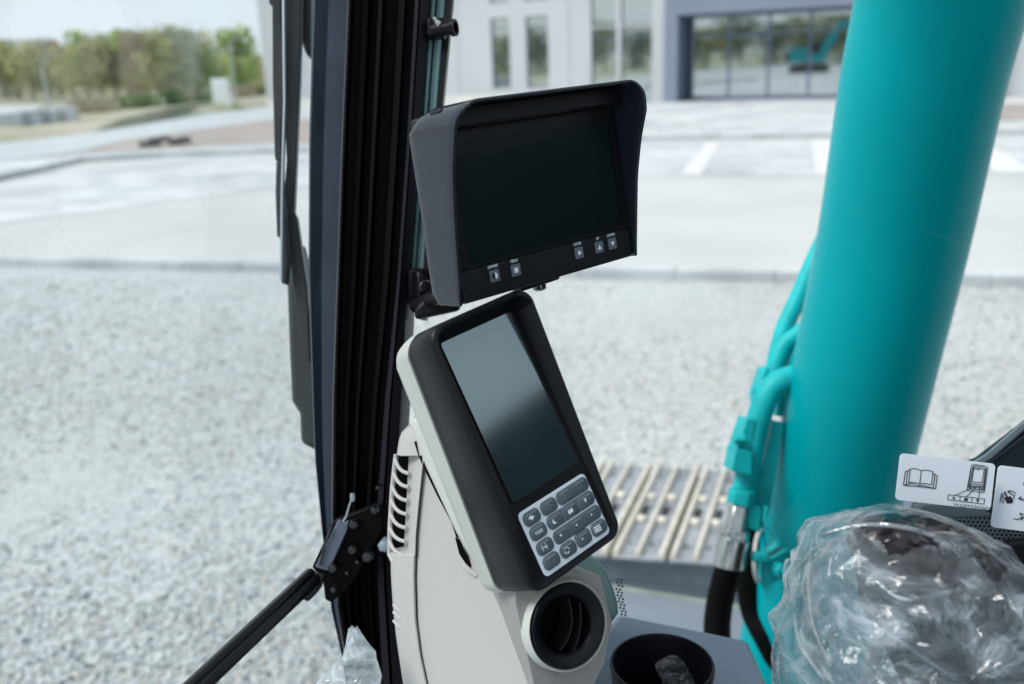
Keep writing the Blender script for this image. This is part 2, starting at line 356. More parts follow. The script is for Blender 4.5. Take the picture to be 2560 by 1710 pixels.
m_pane.node_tree.nodes['Principled BSDF'].inputs['Specular IOR Level'].default_value = .6
bld = empty('office_building', fa, 'pale grey panelled office block with tall narrow windows and a glazed entrance', 'building')
BH = 10.5
holes = []
wins = []                                        # (u0,u1,v0,v1,kind)
w1 = (fu(1232), fu(1277)); w2 = (fu(1318), fu(1372)); w3 = (fu(1479), fu(1541)); w4 = (fu(1552), fu(1629))
vb1 = fv(1255, 222); vt1 = fv(1255, 45); sp1 = fv(1255, 7)
pu0, pu1 = fu(1668), fu(2498); ph = fv(1800, 33)
for (a, b_) in (w1, w2): wins += [(a, b_, vb1, vt1), (a, b_, sp1, sp1+3.0), (a, b_, sp1+4.0, sp1+7.0)]
for (a, b_) in (w3, w4): wins += [(a, b_, .05, 3.35), (a, b_, 3.35+.08, 3.35+3.2), (a, b_, 7.4, 9.6)]
for k in range(4):
    a = fu(700)+.8+k*3.1
    if a+1.2 < w1[0]-1.2: wins += [(a, a+1.1, sp1+4.0, sp1+7.0)]
for k in range(4): wins += [(fu(2560)+1+3*k, fu(2560)+2.2+3*k, 1.0, 3.3), (fu(2560)+1+3*k, fu(2560)+2.2+3*k, 5, 7.5)]
# facade as piers between openings (thickness .35)
us = sorted(set([0, fu(2560)+14]+[u for q in wins for u in q[:2]]+[pu0, pu1]))
wallb = MB(); TH = .35
U3 = (FB.u, FB.v, FB.n)
def slab(b, u0, u1, v0, v1, w0, w1): b.box(FB.P((u0+u1)/2, (v0+v1)/2, (w0+w1)/2), U3, (abs(u1-u0)/2, abs(v1-v0)/2, abs(w1-w0)/2))
for ua, ub in zip(us, us[1:]):
    mid = (ua+ub)/2
    cols = sorted([(q[2], q[3]) for q in wins if q[0] <= mid <= q[1]])
    if pu0 <= mid <= pu1: cols = [(0, ph)]
    v = 0 if cols and cols[0][0] > .2 or not cols else 0
    for c0, c1 in cols+[(BH, BH)]:
        if c0 > v+.01:
            n = 1
            slab(wallb, ua, ub, v, c0, -TH, 0)
        v = c1
wallb.build('facade_wall', m_wall, bld, smooth=0)
# panel joints: thin proud fins, part of the cladding
for px in (760, 830, 900, 980, 1060, 1150, 1425):
    jb = MB(); slab(jb, fu(px)-.012, fu(px)+.012, .45, BH-.3, .002, .012); jb.build('joint_cover', m_spandrel, bld, smooth=0)
side = MB(); W = fu(2560)+14
side.prism([FB.P(0, 0, -TH), FB.P(0, BH, -TH), FB.P(0, BH, -16), FB.P(0, 0, -16)], FB.u*.3)
side.prism([FB.P(W, 0, -TH), FB.P(W, BH, -TH), FB.P(W, BH, -16), FB.P(W, 0, -16)], -FB.u*.3)
side.prism([FB.P(.3, 0, -16), FB.P(.3, BH, -16), FB.P(W-.3, BH, -16), FB.P(W-.3, 0, -16)], FB.n*.3)
side.build('side_wall', m_wall, bld, smooth=0)
rb = MB(); slab(rb, -.15, W+.15, BH, BH+.3, -16.1, .12); rb.build('roof', m_spandrel, bld, smooth=0)
pl = MB(); slab(pl, -.03, w3[0]-.15, -.1, .42, 0, .04); pl.build('plinth', m_plinth, bld, smooth=0)
for u0, u1, v0, v1 in wins:
    f = MB(); t = .045
    for a, b_, c, d in ((u0, u1, v1-t, v1), (u0, u1, v0, v0+t), (u0, u0+t, v0+t, v1-t), (u1-t, u1, v0+t, v1-t)): slab(f, a, b_, c, d, -.20, -.12)
    vm = v0+(v1-v0)*.86
    slab(f, u0+t, u1-t, vm-.025, vm+.025, -.195, -.125)
    fo = f.build('window', m_wframe, bld, smooth=0)
    p = MB(); slab(p, u0+t, u1-t, v0+t, v1-t, -.17, -.15); p.build('pane', m_pane, fo, smooth=0)
for (a, b_) in (w1, w2):
    s_ = MB(); slab(s_, a, b_, vt1, sp1, -TH+.02, -.05); s_.build('spandrel_panel', m_spandrel, bld, smooth=0)
# entrance portal: raised surround, deep recess, glazed screen
po = MB()
slab(po, pu0-.02, fu(1700), 0, ph+1.2, .003, .45); slab(po, fu(2476), pu1, 0, ph+1.2, .003, .45); slab(po, fu(1700), fu(2476), ph, ph+1.2, .003, .45)
po.build('portal_surround', m_portal, bld, smooth=0)
RC = -.9
rc = MB(); slab(rc, fu(1700), fu(1700)+.1, 0, ph, RC, .002); slab(rc, fu(2476)-.1, fu(2476), 0, ph, RC, .002); slab(rc, fu(1700)+.1, fu(2476)-.1, ph-.12, ph-.02, RC, .002)
rc.build('recess_lining', m_wframe, bld, smooth=0)
ea, eb = fu(1712)+.02, fu(2476)-.12
en = MB(); cols = [ea+(eb-ea)*k/7 for k in range(8)]
for k, c in enumerate(cols): slab(en, c-.05, c+.05, .0, ph-.12, RC, RC+.1)
for a, b_ in zip(cols, cols[1:]):
    slab(en, a+.05, b_-.05, .0, .18, RC+.01, RC+.09); slab(en, a+.05, b_-.05, 2.75, 2.85, RC+.01, RC+.09)
e_o = en.build('entrance_screen', m_wframe, bld, smooth=0)
for a, b_ in zip(cols, cols[1:]):
    p = MB(); slab(p, a+.05, b_-.05, .18, 2.75, RC+.03, RC+.05); p.build('pane', m_pane, e_o, smooth=0)
    p = MB(); slab(p, a+.05, b_-.05, 2.85, ph-.12, RC+.03, RC+.05); p.build('pane', m_pane, e_o, smooth=0)
# ------------------------------------------------------------------ trees
def leafmat(n, c, c2): return mat(n, c, .7, spec=.2, col2=c2, vscale=1.2)
LM = {'olive': leafmat('olive_leaves', (.34, .35, .17), (.47, .47, .26)), 'green': leafmat('spring_leaves', (.27, .38, .11), (.42, .52, .20)),
      'brown': leafmat('budding_twigs', (.42, .36, .27), (.52, .46, .36)), 'grey': leafmat('grey_twigs', (.44, .46, .36), (.54, .55, .47)), 'dark': leafmat('shrub_leaves', (.08, .15, .05), (.15, .22, .07))}
m_bark = mat('bark', (.13, .115, .10), .9, var=.25, vscale=6)
def crown_mesh(seed, h, wd, n, leaf, lo=.15, sparse=False):
    rg = np.random.RandomState(seed); b = MB()
    blobs = [(rg.uniform(-.5, .5)*wd*.6, rg.uniform(-.5, .5)*wd*.6, h*rg.uniform(lo+.1, .9), wd*rg.uniform(.13, .26)) for _ in range(14)]
    for i in range(n):
        bx, by, bz, br = blobs[rg.randint(len(blobs))]
        k = (1-.45*abs(bz/h-.45)); d = rg.randn(3); d /= np.linalg.norm(d); r = br*rg.rand()**.4
        p = Vector((bx*k+d[0]*r, by*k+d[1]*r, min(h, bz+d[2]*r*(1.7 if sparse else 1.1))))
        a = Vector(rg.randn(3)).normalized(); c = a.orthogonal().normalized()
        if sparse: a = (a*.4+V(0, 0, 1)).normalized(); c = a.orthogonal().normalized(); q = a*leaf*1.8; e = c*leaf*.25
        else: q = a*leaf*rg.uniform(.5, 1.1); e = c*leaf*rg.uniform(.3, .7)
        b.add([p-q, p+e, p+q, p-e], [(0, 1, 2, 3)])
    return b
def tree(name, x, y, z0, h, wd, kind, label, group, seed, n=1100, leaf=None):
    root = empty(name, V(x, y, z0), label, 'shrub' if name == 'shrub' else 'tree', group)
    t = MB(); rg = random.Random(seed); lean = rg.uniform(-.03, .03)*h
    t.tube([V(x, y, z0-.1), V(x+lean*.4, y, z0+h*.35), V(x+lean, y, z0+h*.85)], [h*.022, h*.015, h*.004], 7)
    for k in range(8):
        z = h*rg.uniform(.25, .7); a = rg.uniform(0, 6.28); l = wd*rg.uniform(.25, .42)
        s0 = V(x+lean*z/h, y, z0+z); t.tube([s0, s0+V(math.cos(a)*l*.6, math.sin(a)*l*.6, l*.5), s0+V(math.cos(a)*l, math.sin(a)*l, l*1.2)], [h*.008, h*.005, h*.002], 5)
    t.build('trunk', m_bark, root)
    cb = crown_mesh(seed, h, wd, n, leaf or h*.035, sparse=kind in ('grey', 'brown'))
    cb.v = [(a+x, b_+y, c+z0) for a, b_, c in cb.v]
    cb.build('crown', LM[kind], root, smooth=0, recalc=False)
    return root
ORD = ['first', 'second', 'third', 'fourth', 'fifth', 'sixth', 'seventh', 'eighth', 'ninth', 'tenth', 'eleventh', 'twelfth']
DESC = {'olive': 'olive green broadleaf tree', 'green': 'fresh yellow green tree', 'brown': 'brown budding tree', 'grey': 'grey bare twiggy tree'}
tl = []
kinds = ['olive', 'grey', 'olive', 'olive', 'grey', 'brown', 'olive', 'green', 'olive', 'green', 'olive', 'brown', 'olive', 'olive', 'grey', 'olive', 'green', 'green', 'olive']
tops = [150, 130, 118, 125, 128, 132, 138, 112, 108, 112, 114, 120, 110, 105, 118, 110, 140, 150, 150]
cnt = {}
for i, (kd_, ty) in enumerate(zip(kinds, tops)):
    px = -30+i*35; d = 92+12*random.random()
    p = at(px, 190, d); hz = 199-px*.0367
    h = 2.3 + (hz-ty)/FPX*d*(1.18+.012*i)
    j = cnt.get(kd_, 0); cnt[kd_] = j+1
    tree('tree', p.x, p.y, .3, h, 5.2+random.random()*1.8, kd_, f'{DESC[kd_]} in the treeline, {ORD[j]} from the left', 'trees along the far edge', 100+i, 1700)
p = at(600, 180, 62)
tree('tree', p.x, p.y, .3, 2.1+(177-66)/FPX*62, 3.0, 'green', 'tallest bright green tree beside the pale wall corner of the office', None, 55, 1700, .16)
# far-off wood behind them, one mass
b = MB(); rg = np.random.RandomState(9)
for i in range(20000):
    px = rg.uniform(-320, 700); d = rg.uniform(108, 150); p = at(px, 200, d)
    top = 2.3+(199-px*.0367-(116+16*noise.noise(V(px*.012, 3, 0))+9*noise.noise(V(px*.05, 7, 0))+26*(px > 470)))/FPX*d
    z = .2+(top-.2)*rg.rand()**.8
    a = Vector(rg.randn(3)).normalized()*rg.uniform(.15, .4); c = a.orthogonal().normalized()*rg.uniform(.1, .25)
    b.cur = 0 if noise.noise(V(px*.02, z*.5, 0)) > 0 else (1 if px % 70 < 40 else 2)
    q = V(p.x, p.y, z); b.add([q-a, q+c, q+a, q-c], [(0, 1, 2, 3)])
tag(b.build('distant_wood', [LM['olive'], LM['brown'], LM['grey']], smooth=0, recalc=False), 'distant mixed wood closing the view behind the treeline', 'wood', kind='stuff')
# low shrubs and dry grass on the verge
shr = [(150, 318, 'brown', .6), (230, 318, 'brown', .9), (262, 312, 'brown', .8), (320, 300, 'dark', .9), (372, 296, 'dark', 1.0), (430, 288, 'dark', 1.1), (470, 282, 'brown', .9), (500, 280, 'dark', 1.0), (620, 268, 'brown', 1.0), (650, 264, 'dark', .9)]
names = {'brown': 'dry tan shrub', 'dark': 'low dark green bush'}
cnt = {}
for i, (px, py, kd_, h) in enumerate(shr):
    p = gp(px, py-8, Z2); j = cnt.get(kd_, 0); cnt[kd_] = j+1
    tree('shrub', p.x, p.y, .3, h, 2.4, kd_, f'{names[kd_]} on the road verge, {ORD[j]} of its kind from the left', 'shrubs on the road verge', 300+i, 500, .12)
# trees behind the machine, seen mirrored in the office glazing
MB_ = []
for i in range(13):
    px = lerp(1180, 2180, i/12); q = ray(px, 190); P = FB.P(fu(px, 190), 1.5); d = (P-C).normalized(); r_ = d-FB.n*2*d.dot(FB.n)
    k = 118+random.uniform(-8, 8); p = P+r_*k
    MB_.append((P, r_))
    tree('tree', p.x, p.y, 0, 5.4+random.random()*2.4, 13, ['dark', 'olive', 'dark'][i % 3], 'broad tree across the yard that is mirrored in the office windows', 'trees mirrored in the office windows', 500+i % 4, 1300, .42)
# a second machine standing on the yard, seen mirrored in the entrance glazing
P, r_ = MB_[10]; p = P+r_*62; p.z = 0; dx = V(-r_.y, r_.x, 0).normalized(); dy = V(r_.x, r_.y, 0).normalized()
ex = empty('parked_excavator', p, 'teal excavator parked across the yard and mirrored in the entrance glazing', 'excavator')
def eb(name, a, b_, m, bev=.06): q = MB(); c = [(i+j)/2 for i, j in zip(a, b_)]; h = [abs(i-j)/2 for i, j in zip(a, b_)]; q.box(p+dx*c[0]+dy*c[1]+V(0, 0, c[2]), (dx, dy, V(0, 0, 1)), h); return q.build(name, m, ex, bevel=bev)
eb('track', (-2, -1.4, 0), (2, -.8, .9), m_blackmetal, .25); eb('track', (-2, .8, 0), (2, 1.4, .9), m_blackmetal, .25)
eb('body', (-2.1, -1.35, 1.05), (1.6, 1.35, 1.9), m_teal); eb('engine_cover', (-2.0, -1.3, 1.9), (-.2, 1.3, 2.5), m_teal, .12)
eb('cab', (-.1, .3, 1.9), (1.5, 1.3, 3.1), m_blackmetal, .08); eb('counterweight', (-2.5, -1.3, 1.0), (-2.1, 1.3, 2.2), m_dark, .15)
q = MB(); q.prism([p+dx*x+V(0, 0, z)-dy*.6 for x, z in ((1.2, 1.6), (1.0, 2.3), (2.6, 4.9), (4.6, 5.2), (4.7, 4.8), (3.0, 4.3), (1.7, 1.7))], dy*.4); q.build('boom', m_teal, ex, bevel=.03)
q = MB(); q.prism([p+dx*x+V(0, 0, z)-dy*.55 for x, z in ((4.3, 5.4), (4.9, 5.3), (5.2, 2.4), (4.9, 2.3))], dy*.3); q.build('dipper_arm', m_teal, ex, bevel=.03)
q = MB(); q.prism([p+dx*x+V(0, 0, z)-dy*.9 for x, z in ((4.8, 2.4), (5.3, 2.4), (5.6, 1.6), (5.0, 1.0), (4.3, 1.3))], dy*1.0); q.build('bucket', m_dark, ex, bevel=.05)
# ------------------------------------------------------------------ roadside things
p = gp(560, 277, Z2); cb = empty('utility_cabinet', p, 'white utility box standing at the roadside under the green tree', 'utility box')
b = MB(); b.box(p+V(0, 0, .85), (V(1, .1, 0).normalized(), V(-.1, 1, 0).normalized(), V(-.05, 0, 1).normalized()), (.42, .3, .83)); b.build('housing', mat('white_enamel', (.82, .83, .82), .4), cb, bevel=.03)
b = MB(); b.box(p+V(-.04, -.31, .85), (V(1, .1, 0).normalized(), V(-.1, 1, 0).normalized(), V(-.05, 0, 1).normalized()), (.36, .012, .7)); b.build('door', mat('white_door', (.78, .80, .80), .4), cb, bevel=.004)
b = MB(); b.box(p+V(0.02, 0, .02), (V(1, .1, 0).normalized(), V(-.1, 1, 0).normalized(), V(0, 0, 1)), (.46, .34, .06)); b.build('base', m_kerb, cb)
def lamp(px, py, top, lab):
    p = gp(px, py, Z2); r = ray(px, py); d = (p-C).dot(F); h = at(px, top, d).z-p.z
    rt = empty('street_lamp', p, lab, 'lamp post', 'lamp posts beyond the road')
    mm = mat('galvanised_pole', (.42, .46, .46), .5, metal=.4)
    b = MB(); b.tube([p, p+V(0, 0, h)], [.075, .05], 10); b.build('pole', mm, rt)
    b = MB(); b.tube(smooth_path([p+V(0, 0, h-.02), p+V(.1, -.1, h+.15), p+V(.5, -.5, h+.25)], 4), .035, 8); b.build('arm', mm, rt)
    b = MB(); b.box(p+V(.65, -.65, h+.26), (V(.7, -.7, 0), V(.7, .7, 0), V(0, 0, 1)), (.28, .12, .06)); b.build('lamp_head', mat('lamp_head_grey', (.13, .15, .17), .5), rt, bevel=.03)
lamp(128, 300, 160, 'grey street lamp in front of the treeline at far left')
lamp(592, 272, 110, 'grey street lamp beside the white utility box')
p = gp(405, 366, Z2); b = MB()
for k in range(5): b.box(p+V(-.5+k*.26, .12*k, .08+.06*(k % 3)), (V(1, .3*(k % 2), 0).normalized(), V(-.3, 1, 0).normalized(), V(0, 0, 1)), (.17, .22, .08+.03*(k % 2)))
tag(b.build('rubble_pile', mat('dark_debris', (.05, .055, .06), .8, var=.2), bevel=.04), 'dark broken slabs dumped on the bare soil by the kerb', 'debris')
# low grey blocks at the far left edge of the road
p0 = gp(-60, 350, Z2)
for k in range(4):
    p = gp(-40+k*48, 353-k*5, Z2); b = MB(); b.box(p+V(0, 2, .45), (V(1, .15, 0).normalized(), V(-.15, 1, 0).normalized(), V(0, 0, 1)), (.5, .35, .42+.06*(k % 2)))
    tag(b.build('concrete_block', mat('block_grey', (.42+.06*(k % 2), .46+.05*(k % 2), .48+.05*(k % 2)), .8, var=.1, vscale=2), bevel=.03), f'grey concrete block at the road edge below the lamp post, {ORD[k]} from the left', 'concrete block', 'concrete blocks along the far road edge')
# ================================================================== THE MACHINE
def strokes(b, fr, w, lines, conv, wd=.0005, h=.0003, close=False):
    for ln in lines:
        pts = [fr.hit(2, w, *conv(*q)) for q in ln]
        if close: pts.append(pts[0])
        for p, q in zip(pts, pts[1:]):
            a = Vector((p[0], p[1])); c = Vector((q[0], q[1])); d = c-a
            if d.length < 1e-6: continue
            d.normalize(); nn = Vector((-d.y, d.x))*wd/2; a = a-d*wd*.3; c = c+d*wd*.3
            b.prism([fr.P(*(a-nn), w), fr.P(*(c-nn), w), fr.P(*(c+nn), w), fr.P(*(a+nn), w)], fr.n*h)
def fill(b, fr, w, pts, conv, h=.0003):
    q = [fr.hit(2, w, *conv(*p)) for p in pts]; b.prism([fr.P(x[0], x[1], w) for x in q], fr.n*h)
def text(s, name, m, parent, o, u, v, size, sx=1, h=.0001, mirror=False):
    cu = bpy.data.curves.new(name, 'FONT'); cu.body = s; cu.size = 1; cu.align_x = 'CENTER'; cu.extrude = h/size
    t = bpy.data.objects.new('tmp', cu); COL.objects.link(t); bpy.context.view_layer.update()
    me = bpy.data.meshes.new_from_object(t); bpy.data.objects.remove(t)
    u = Vector(u).normalized(); v = Vector(v).normalized(); n = u.cross(v)
    for q in me.vertices: q.co = Vector(o)+u*q.co.x*size*sx*(-1 if mirror else 1)+v*q.co.y*size+n*q.co.z*size
    me.materials.clear(); me.materials.append(m)
    ob = bpy.data.objects.new(name, me); COL.objects.link(ob)
    if parent: ob.parent = parent; ob.matrix_parent_inverse = Matrix.Translation(parent.location).inverted()
    return ob
def rrect(u0, u1, v0, v1, r, n=6):
    out = []
    for cx, cy, a0 in ((u1-r, v1-r, 0), (u0+r, v1-r, 90), (u0+r, v0+r, 180), (u1-r, v0+r, 270)):
        for k in range(n+1):
            a = math.radians(a0+90*k/n); out.append((cx+r*math.cos(a), cy+r*math.sin(a)))
    return out
# ------------------------------------------------------------------ cab (pillar, frames, glazing, shell)
cab = empty('excavator_cab', at(900, 1700, .95), 'black front corner of the excavator cab with its ribbed pillar, window seals and sill', 'cab')
YS = list(range(-160, 1860, 40))
def band(name, Lp, Rp, prof, d, m, dd=0.0, bev=0):
    b = MB(); secs = []
    for y in YS:
        if y < min(q[0] for q in Lp)-45 or y > max(q[0] for q in Lp)+45: continue
        xl, xr = interp(y, Lp), interp(y, Rp)
        a, c = at(xl, y, d), at(xr, y, d+dd)
        secs.append([a.lerp(c, t)+F*z for t, z in prof])
    b.loft(secs); return b.build(name, m, cab, smooth=30, bevel=bev)
GL = [(-160, 780), (0, 778), (350, 768), (700, 767), (1000, 778), (1150, 784), (1239, 793), (1336, 803), (1525, 827), (1646, 855), (1860, 885)]
GR = [(-160, 878), (0, 872), (350, 857), (700, 845), (1000, 834), (1300, 832), (1525, 845), (1646, 866), (1860, 890)]
PR = [(-160, 1082), (0, 1073), (350, 1050), (700, 1022), (1000, 1008), (1300, 990), (1500, 1005), (1860, 1030)]
PM = [(-160, 1042), (0, 1034), (350, 1014), (700, 990), (1000, 958), (1300, 936), (1500, 940), (1860, 960)]
band('outer_frame', GL, GR, [(0, .02), (.03, .004), (.1, 0), (.42, .006), (.48, 0), (.97, .0), (1, .01), (1, .05), (0, .05)], 1.0, m_frame)
prof = [(0, .06), (0, 0)]
for k, (t, dz) in enumerate([(.05, 0), (.07, .012), (.2, .014), (.22, .004), (.30, .004), (.32, .02), (.46, .02), (.47, .0), (.53, -.002), (.55, .016), (.74, .018), (.76, .006), (.86, .004), (.88, .014), (1, .014)]): prof.append((t, dz))
prof.append((1, .06))
band('ribbed_seal', [(a, b_-2) for a, b_ in GR], PM, prof, .955, m_rubber)
band('seal_lip', [(a, b_-3) for a, b_ in GR], [(a, b_+3) for a, b_ in GR], [(0, 0), (.5, -.002), (1, 0), (1, .01), (0, .01)], .95, mat('seal_lip_grey', srgb(70, 72, 70), .5))
band('front_pillar', PM, PR, [(0, .07), (0, .012), (.1, 0), (.35, -.003), (.4, .004), (.48, -.004), (.9, 0), (1, .008), (1, .07)], .93, m_violet)
SL = [(-160, 1084), (0, 1075), (350, 1050), (700, 1023), (740, 1021)]; SR = [(-160, 1124), (0, 1113), (350, 1085), (700, 1057), (740, 1054)]
band('window_seal', SL, SR, [(0, .02), (.05, 0), (.2, -.003), (.35, .0), (.42, .012), (.5, .0), (.75, -.004), (.95, 0), (1, .02)], .945, m_edge)
KL = [(-160, 1125), (0, 1114), (350, 1084), (700, 1057), (760, 1052)]; KR = [(-160, 1142), (0, 1131), (350, 1099), (700, 1072), (760, 1066)]
band('sliding_window_frame', KL, KR, [(0, .02), (0, 0), (1, 0), (1, .02)], .95, m_blackmetal)
# cab glazing: the windscreen runs from the pillar back past the camera on its left
wd_ = V(.39, .92, 0).normalized(); wp = at(772, 600, 1.01)
e1 = at(806, 300, .99); c = e1-wd_*1.25
gb = MB(); gb.add([V(e1.x, e1.y, 1.5), V(c.x, c.y, 1.5), V(c.x, c.y, 2.97), V(e1.x, e1.y, 2.97)], [(0, 1, 2, 3)])
gb.build('windscreen_glass', m_glass, cab, smooth=0)
# unseen shell shaped for light: roof, rear wall, door side, floor, lower side walls
bs = MB()

for p_, q_ in (((-.62, -.62), (1.02, -.5)), ((-.62, .86), (1.02, .98)), ((-.62, -.5), (-.5, .86)), ((.9, -.5), (1.02, .86))): bs.abox((*p_, 2.98), (*q_, 3.05))
bs.build('roof', m_blackmetal, cab, bevel=.02)  # unseen roof, left open in the middle to let skylight in
bs = MB(); bs.abox((.96, -.6, 1.2), (1.02, 1.1, 2.41)); bs.build('rear_wall', m_black, cab, bevel=.01)  # unseen wall, height and black tone set for the lower screen's dark reflection
bs = MB(); bs.abox((.94, .98, 2.41), (1.02, 1.1, 2.98)); bs.abox((.94, -.6, 2.41), (1.02, -.5, 2.98)); bs.build('rear_post', m_black, cab)
bs = MB(); bs.abox((-.6, -.66, 1.2), (1.02, -.6, 1.6)); bs.build('door_panel', m_console, cab)  # unseen, kept low and pale so light reaches camera-facing surfaces
bs = MB(); bs.abox((-.55, -.6, 1.2), (.96, 1.0, 1.26)); bs.build('floor', m_gpanel, cab)  # unseen floor, mid grey to bounce light up
# sill under the side window with its rounded corner panel
sb = MB(); sb.prism([at(*p, d) for p, d in (((1385, 1800), .80), ((1450, 1655), .88), ((1545, 1532), .98), ((1700, 1562), .99), ((1870, 1598), 1.0), ((1960, 1800), .9))], V(0, 0, -.06))
sb.build('window_sill', mat('sill_blue_grey', srgb(108, 120, 136), .45, var=.05, vscale=6, rvar=.08), cab, bevel=.006)
cp = MB(); arc = [(1430, 1375), (1462, 1382), (1492, 1400), (1515, 1430), (1532, 1468), (1544, 1508), (1546, 1535), (1520, 1570), (1490, 1610), (1452, 1660), (1400, 1700), (1370, 1600)]
cp.prism([at(x, y, .90) for x, y in arc], F*.012)
cp.build('corner_panel', m_gpanel2, cab, bevel=.002)
db = MB()
for k in range(12):
    t = k/11
    for j in range(2):
        x = lerp(1541, 1557, t**1.3)+j*9-(3 if k % 2 else 0)+ (0 if t > .2 else 4); y = lerp(1448, 1535, t)+j*2
        c = at(x, y, .915); db.lathe(c, -F, [(.0001, .001), (.0011, .001), (.0011, 0)], 8, True)
db.build('frit_dots', m_ink, cab)
# pillar foot hardware: hinge bracket, bolts, handrail
hr = empty('grab_rail', at(640, 1600, .86), 'black square grab rail running down to the lower left from the pillar bracket', 'rail')
d0, d1 = at(396, 1806, .76), at(784, 1440, .92)
ax = (d1-d0).normalized(); sd_ = ax.cross(-F).normalized(); fw = sd_.cross(ax).normalized()
if sd_.z < 0: sd_ = -sd_
b = MB(); secs = []
for p in (d0, d1): secs.append([p+sd_*x+fw*y for x, y in ((-.0095, -.009), (-.0095, .004), (-.005, .008), (.000, .008), (.001, .005), (.003, .0075), (.0075, .0065), (.0095, .002), (.0095, -.009))])
b.loft(secs); b.build('rail_tube', m_blackmetal, hr, bevel=.0015)
b = MB(); b.prism([at(*p, .915) for p in ((745, 1452), (790, 1428), (815, 1432), (795, 1480), (770, 1506), (752, 1498))], F*.02); b.build('end_cap', m_blackmetal, hr, bevel=.002)
hb = empty('hinge_bracket', at(850, 1400, .92), 'black steel hinge bracket with bolts at the foot of the pillar', 'bracket')
b = MB(); b.prism([at(*p, .915) for p in ((779, 1420), (832, 1305), (850, 1296), (935, 1262), (962, 1275), (960, 1320), (905, 1420), (868, 1475), (826, 1507), (812, 1500), (806, 1440))], F*.02); b.build('plate', m_rubber, hb, bevel=.002)
b = MB(); b.prism([at(*p, .905) for p in ((845, 1300), (856, 1303), (860, 1308), (872, 1301), (868, 1325), (822, 1428), (805, 1424), (787, 1418))], F*.006); b.build('cover_plate', mat('cover_grey', srgb(84, 92, 108), .4, spec=.4), hb, bevel=.001)
b = MB(); b.tube([at(*p, .903) for p in ((830, 1318), (812, 1360), (800, 1412))], .0012, 6); b.build('cover_ridge', m_bolt, hb)
for (x, y), r in (((884, 1312), .0075), ((881, 1375), .0075), ((832, 1421), .0075), ((918, 1393), .0085), ((936, 1277), .006), ((834, 1474), .005), ((894, 1405), .003), ((868, 1433), .003), ((944, 1195+25), .003), ((960, 1366), .009)):
    b = MB(); c = at(x, y, .905); r *= .72; b.lathe(c, -F, [(r, -.02), (r, 0), (r*.7, .003), (.0001, .0032)], 6 if r > .003 else 12, False)
    b.build('bolt', m_bolt if y != 1366 else m_grey, hb, bevel=.0004)
wb = MB(); wb.tube([at(858, 1304, .9), at(866, 1290, .9), at(873, 1265, .9), at(880, 1245, .9)], .0011, 6); wb.lathe(at(881, 1243, .9), U, [(.002, -.004), (.0024, 0), (.002, .004)], 8, True)
tag(wb.build('cable_end', m_wire), 'thin steel cable end rising from the hinge bracket', 'cable')
# window latches on the sliding frame
def latch(px, py, lab, flip=1):
    rt = empty('window_latch', at(px, py, .93), lab, 'latch', 'window latches')
    b = MB(); c = at(px-28, py-2, .93); b.box(c, (R, U, F), (.009, .009, .008)); b.build('latch_body', m_black, rt, bevel=.002)
    b = MB(); b.lathe(at(px-20, py, .925), (R*.9-F*.35), [(.0065, -.01), (.0065, .012), (.0082, .013), (.0082, .017), (.0055, .017), (.0055, .008), (.0001, .008)], 24); b.build('knob', m_black, rt)
    b = MB(); b.tube([at(px-34, py-26, .925), at(px-26, py-16, .92), at(px-20, py-12, .92)], .003, 8); b.build('lever', m_chrome, rt)
latch(1120, 74, 'black round window latch high on the sliding frame above the upper monitor')
rt = empty('window_catch', at(1060, 715, .93), 'black window catch with a round rivet behind the upper monitor', 'catch')
b = MB(); b.box(at(1052, 712, .93), (R, U, F), (.012, .016, .008)); b.build('catch_body', m_rubber, rt, bevel=.004)
b = MB(); b.lathe(at(1063, 718, .915), -F+R*.3, [(.007, 0), (.007, .004), (.0055, .006), (.0001, .0065)], 20); b.build('rivet', m_bolt, rt)
b = MB(); b.tube([at(1048, 684, .915), at(1050, 700, .912), at(1050, 740, .915)], .003, 8); b.build('pin', m_black, rt)
# ------------------------------------------------------------------ wiper outside the glass
wr = empty('wiper', at(700, 600, 1.06), 'black parked windscreen wiper standing upright outside the glass', 'wiper')
m_wip = mat('wiper_black', (.018, .022, .026), .35, spec=.6, rvar=.1, vscale=20)
def flat(name, pts, d, th, parent, m, bev=.0015):
    b = MB(); b.prism([at(x, y, d) for x, y in pts], F*th); return b.build(name, m, parent, bevel=bev)
flat('blade', [(670, -160), (672, 8), (680, 12), (681, 200), (686, 390), (689, 402), (706, 402), (704, 340), (712, 200), (703, 30), (705, -160)], 1.07, .012, wr, m_wip)
flat('arm', [(706, -160), (700, 60), (716, 400), (707, 500), (712, 560), (722, 640), (738, 760), (762, 900), (776, 900), (768, 720), (742, 545), (735, 530), (741, 390), (749, 200), (752, 60), (756, -160)], 1.08, .012, wr, m_wip)
flat('linkage_bar', [(690, 400), (688, 480), (692, 592), (699, 592), (703, 708), (716, 712), (722, 640), (712, 520), (706, 470), (703, 402)], 1.06, .014, wr, m_wip)
flat('motor_cover', [(716, 712), (722, 880), (728, 1004), (748, 1035), (750, 1108), (800, 1132), (800, 820), (768, 720), (742, 600), (724, 640)], 1.09, .05, wr, mat('wiper_cover', (.035, .042, .045), .45, spec=.4, rvar=.1, vscale=10), .006)
b = MB(); b.tube([at(708, -160, 1.05), at(710, 60, 1.05), at(712, 250, 1.05), at(706, 480, 1.05), at(704, 700, 1.05)], .0022, 6); b.build('washer_tube', m_wire, wr)
b = MB(); b.prism([at(x, y, 1.10) for x, y in ((752, -160), (752, 100), (764, 135), (776, 140), (778, -160))], F*.02); b.build('mount', m_wip, wr, bevel=.004)
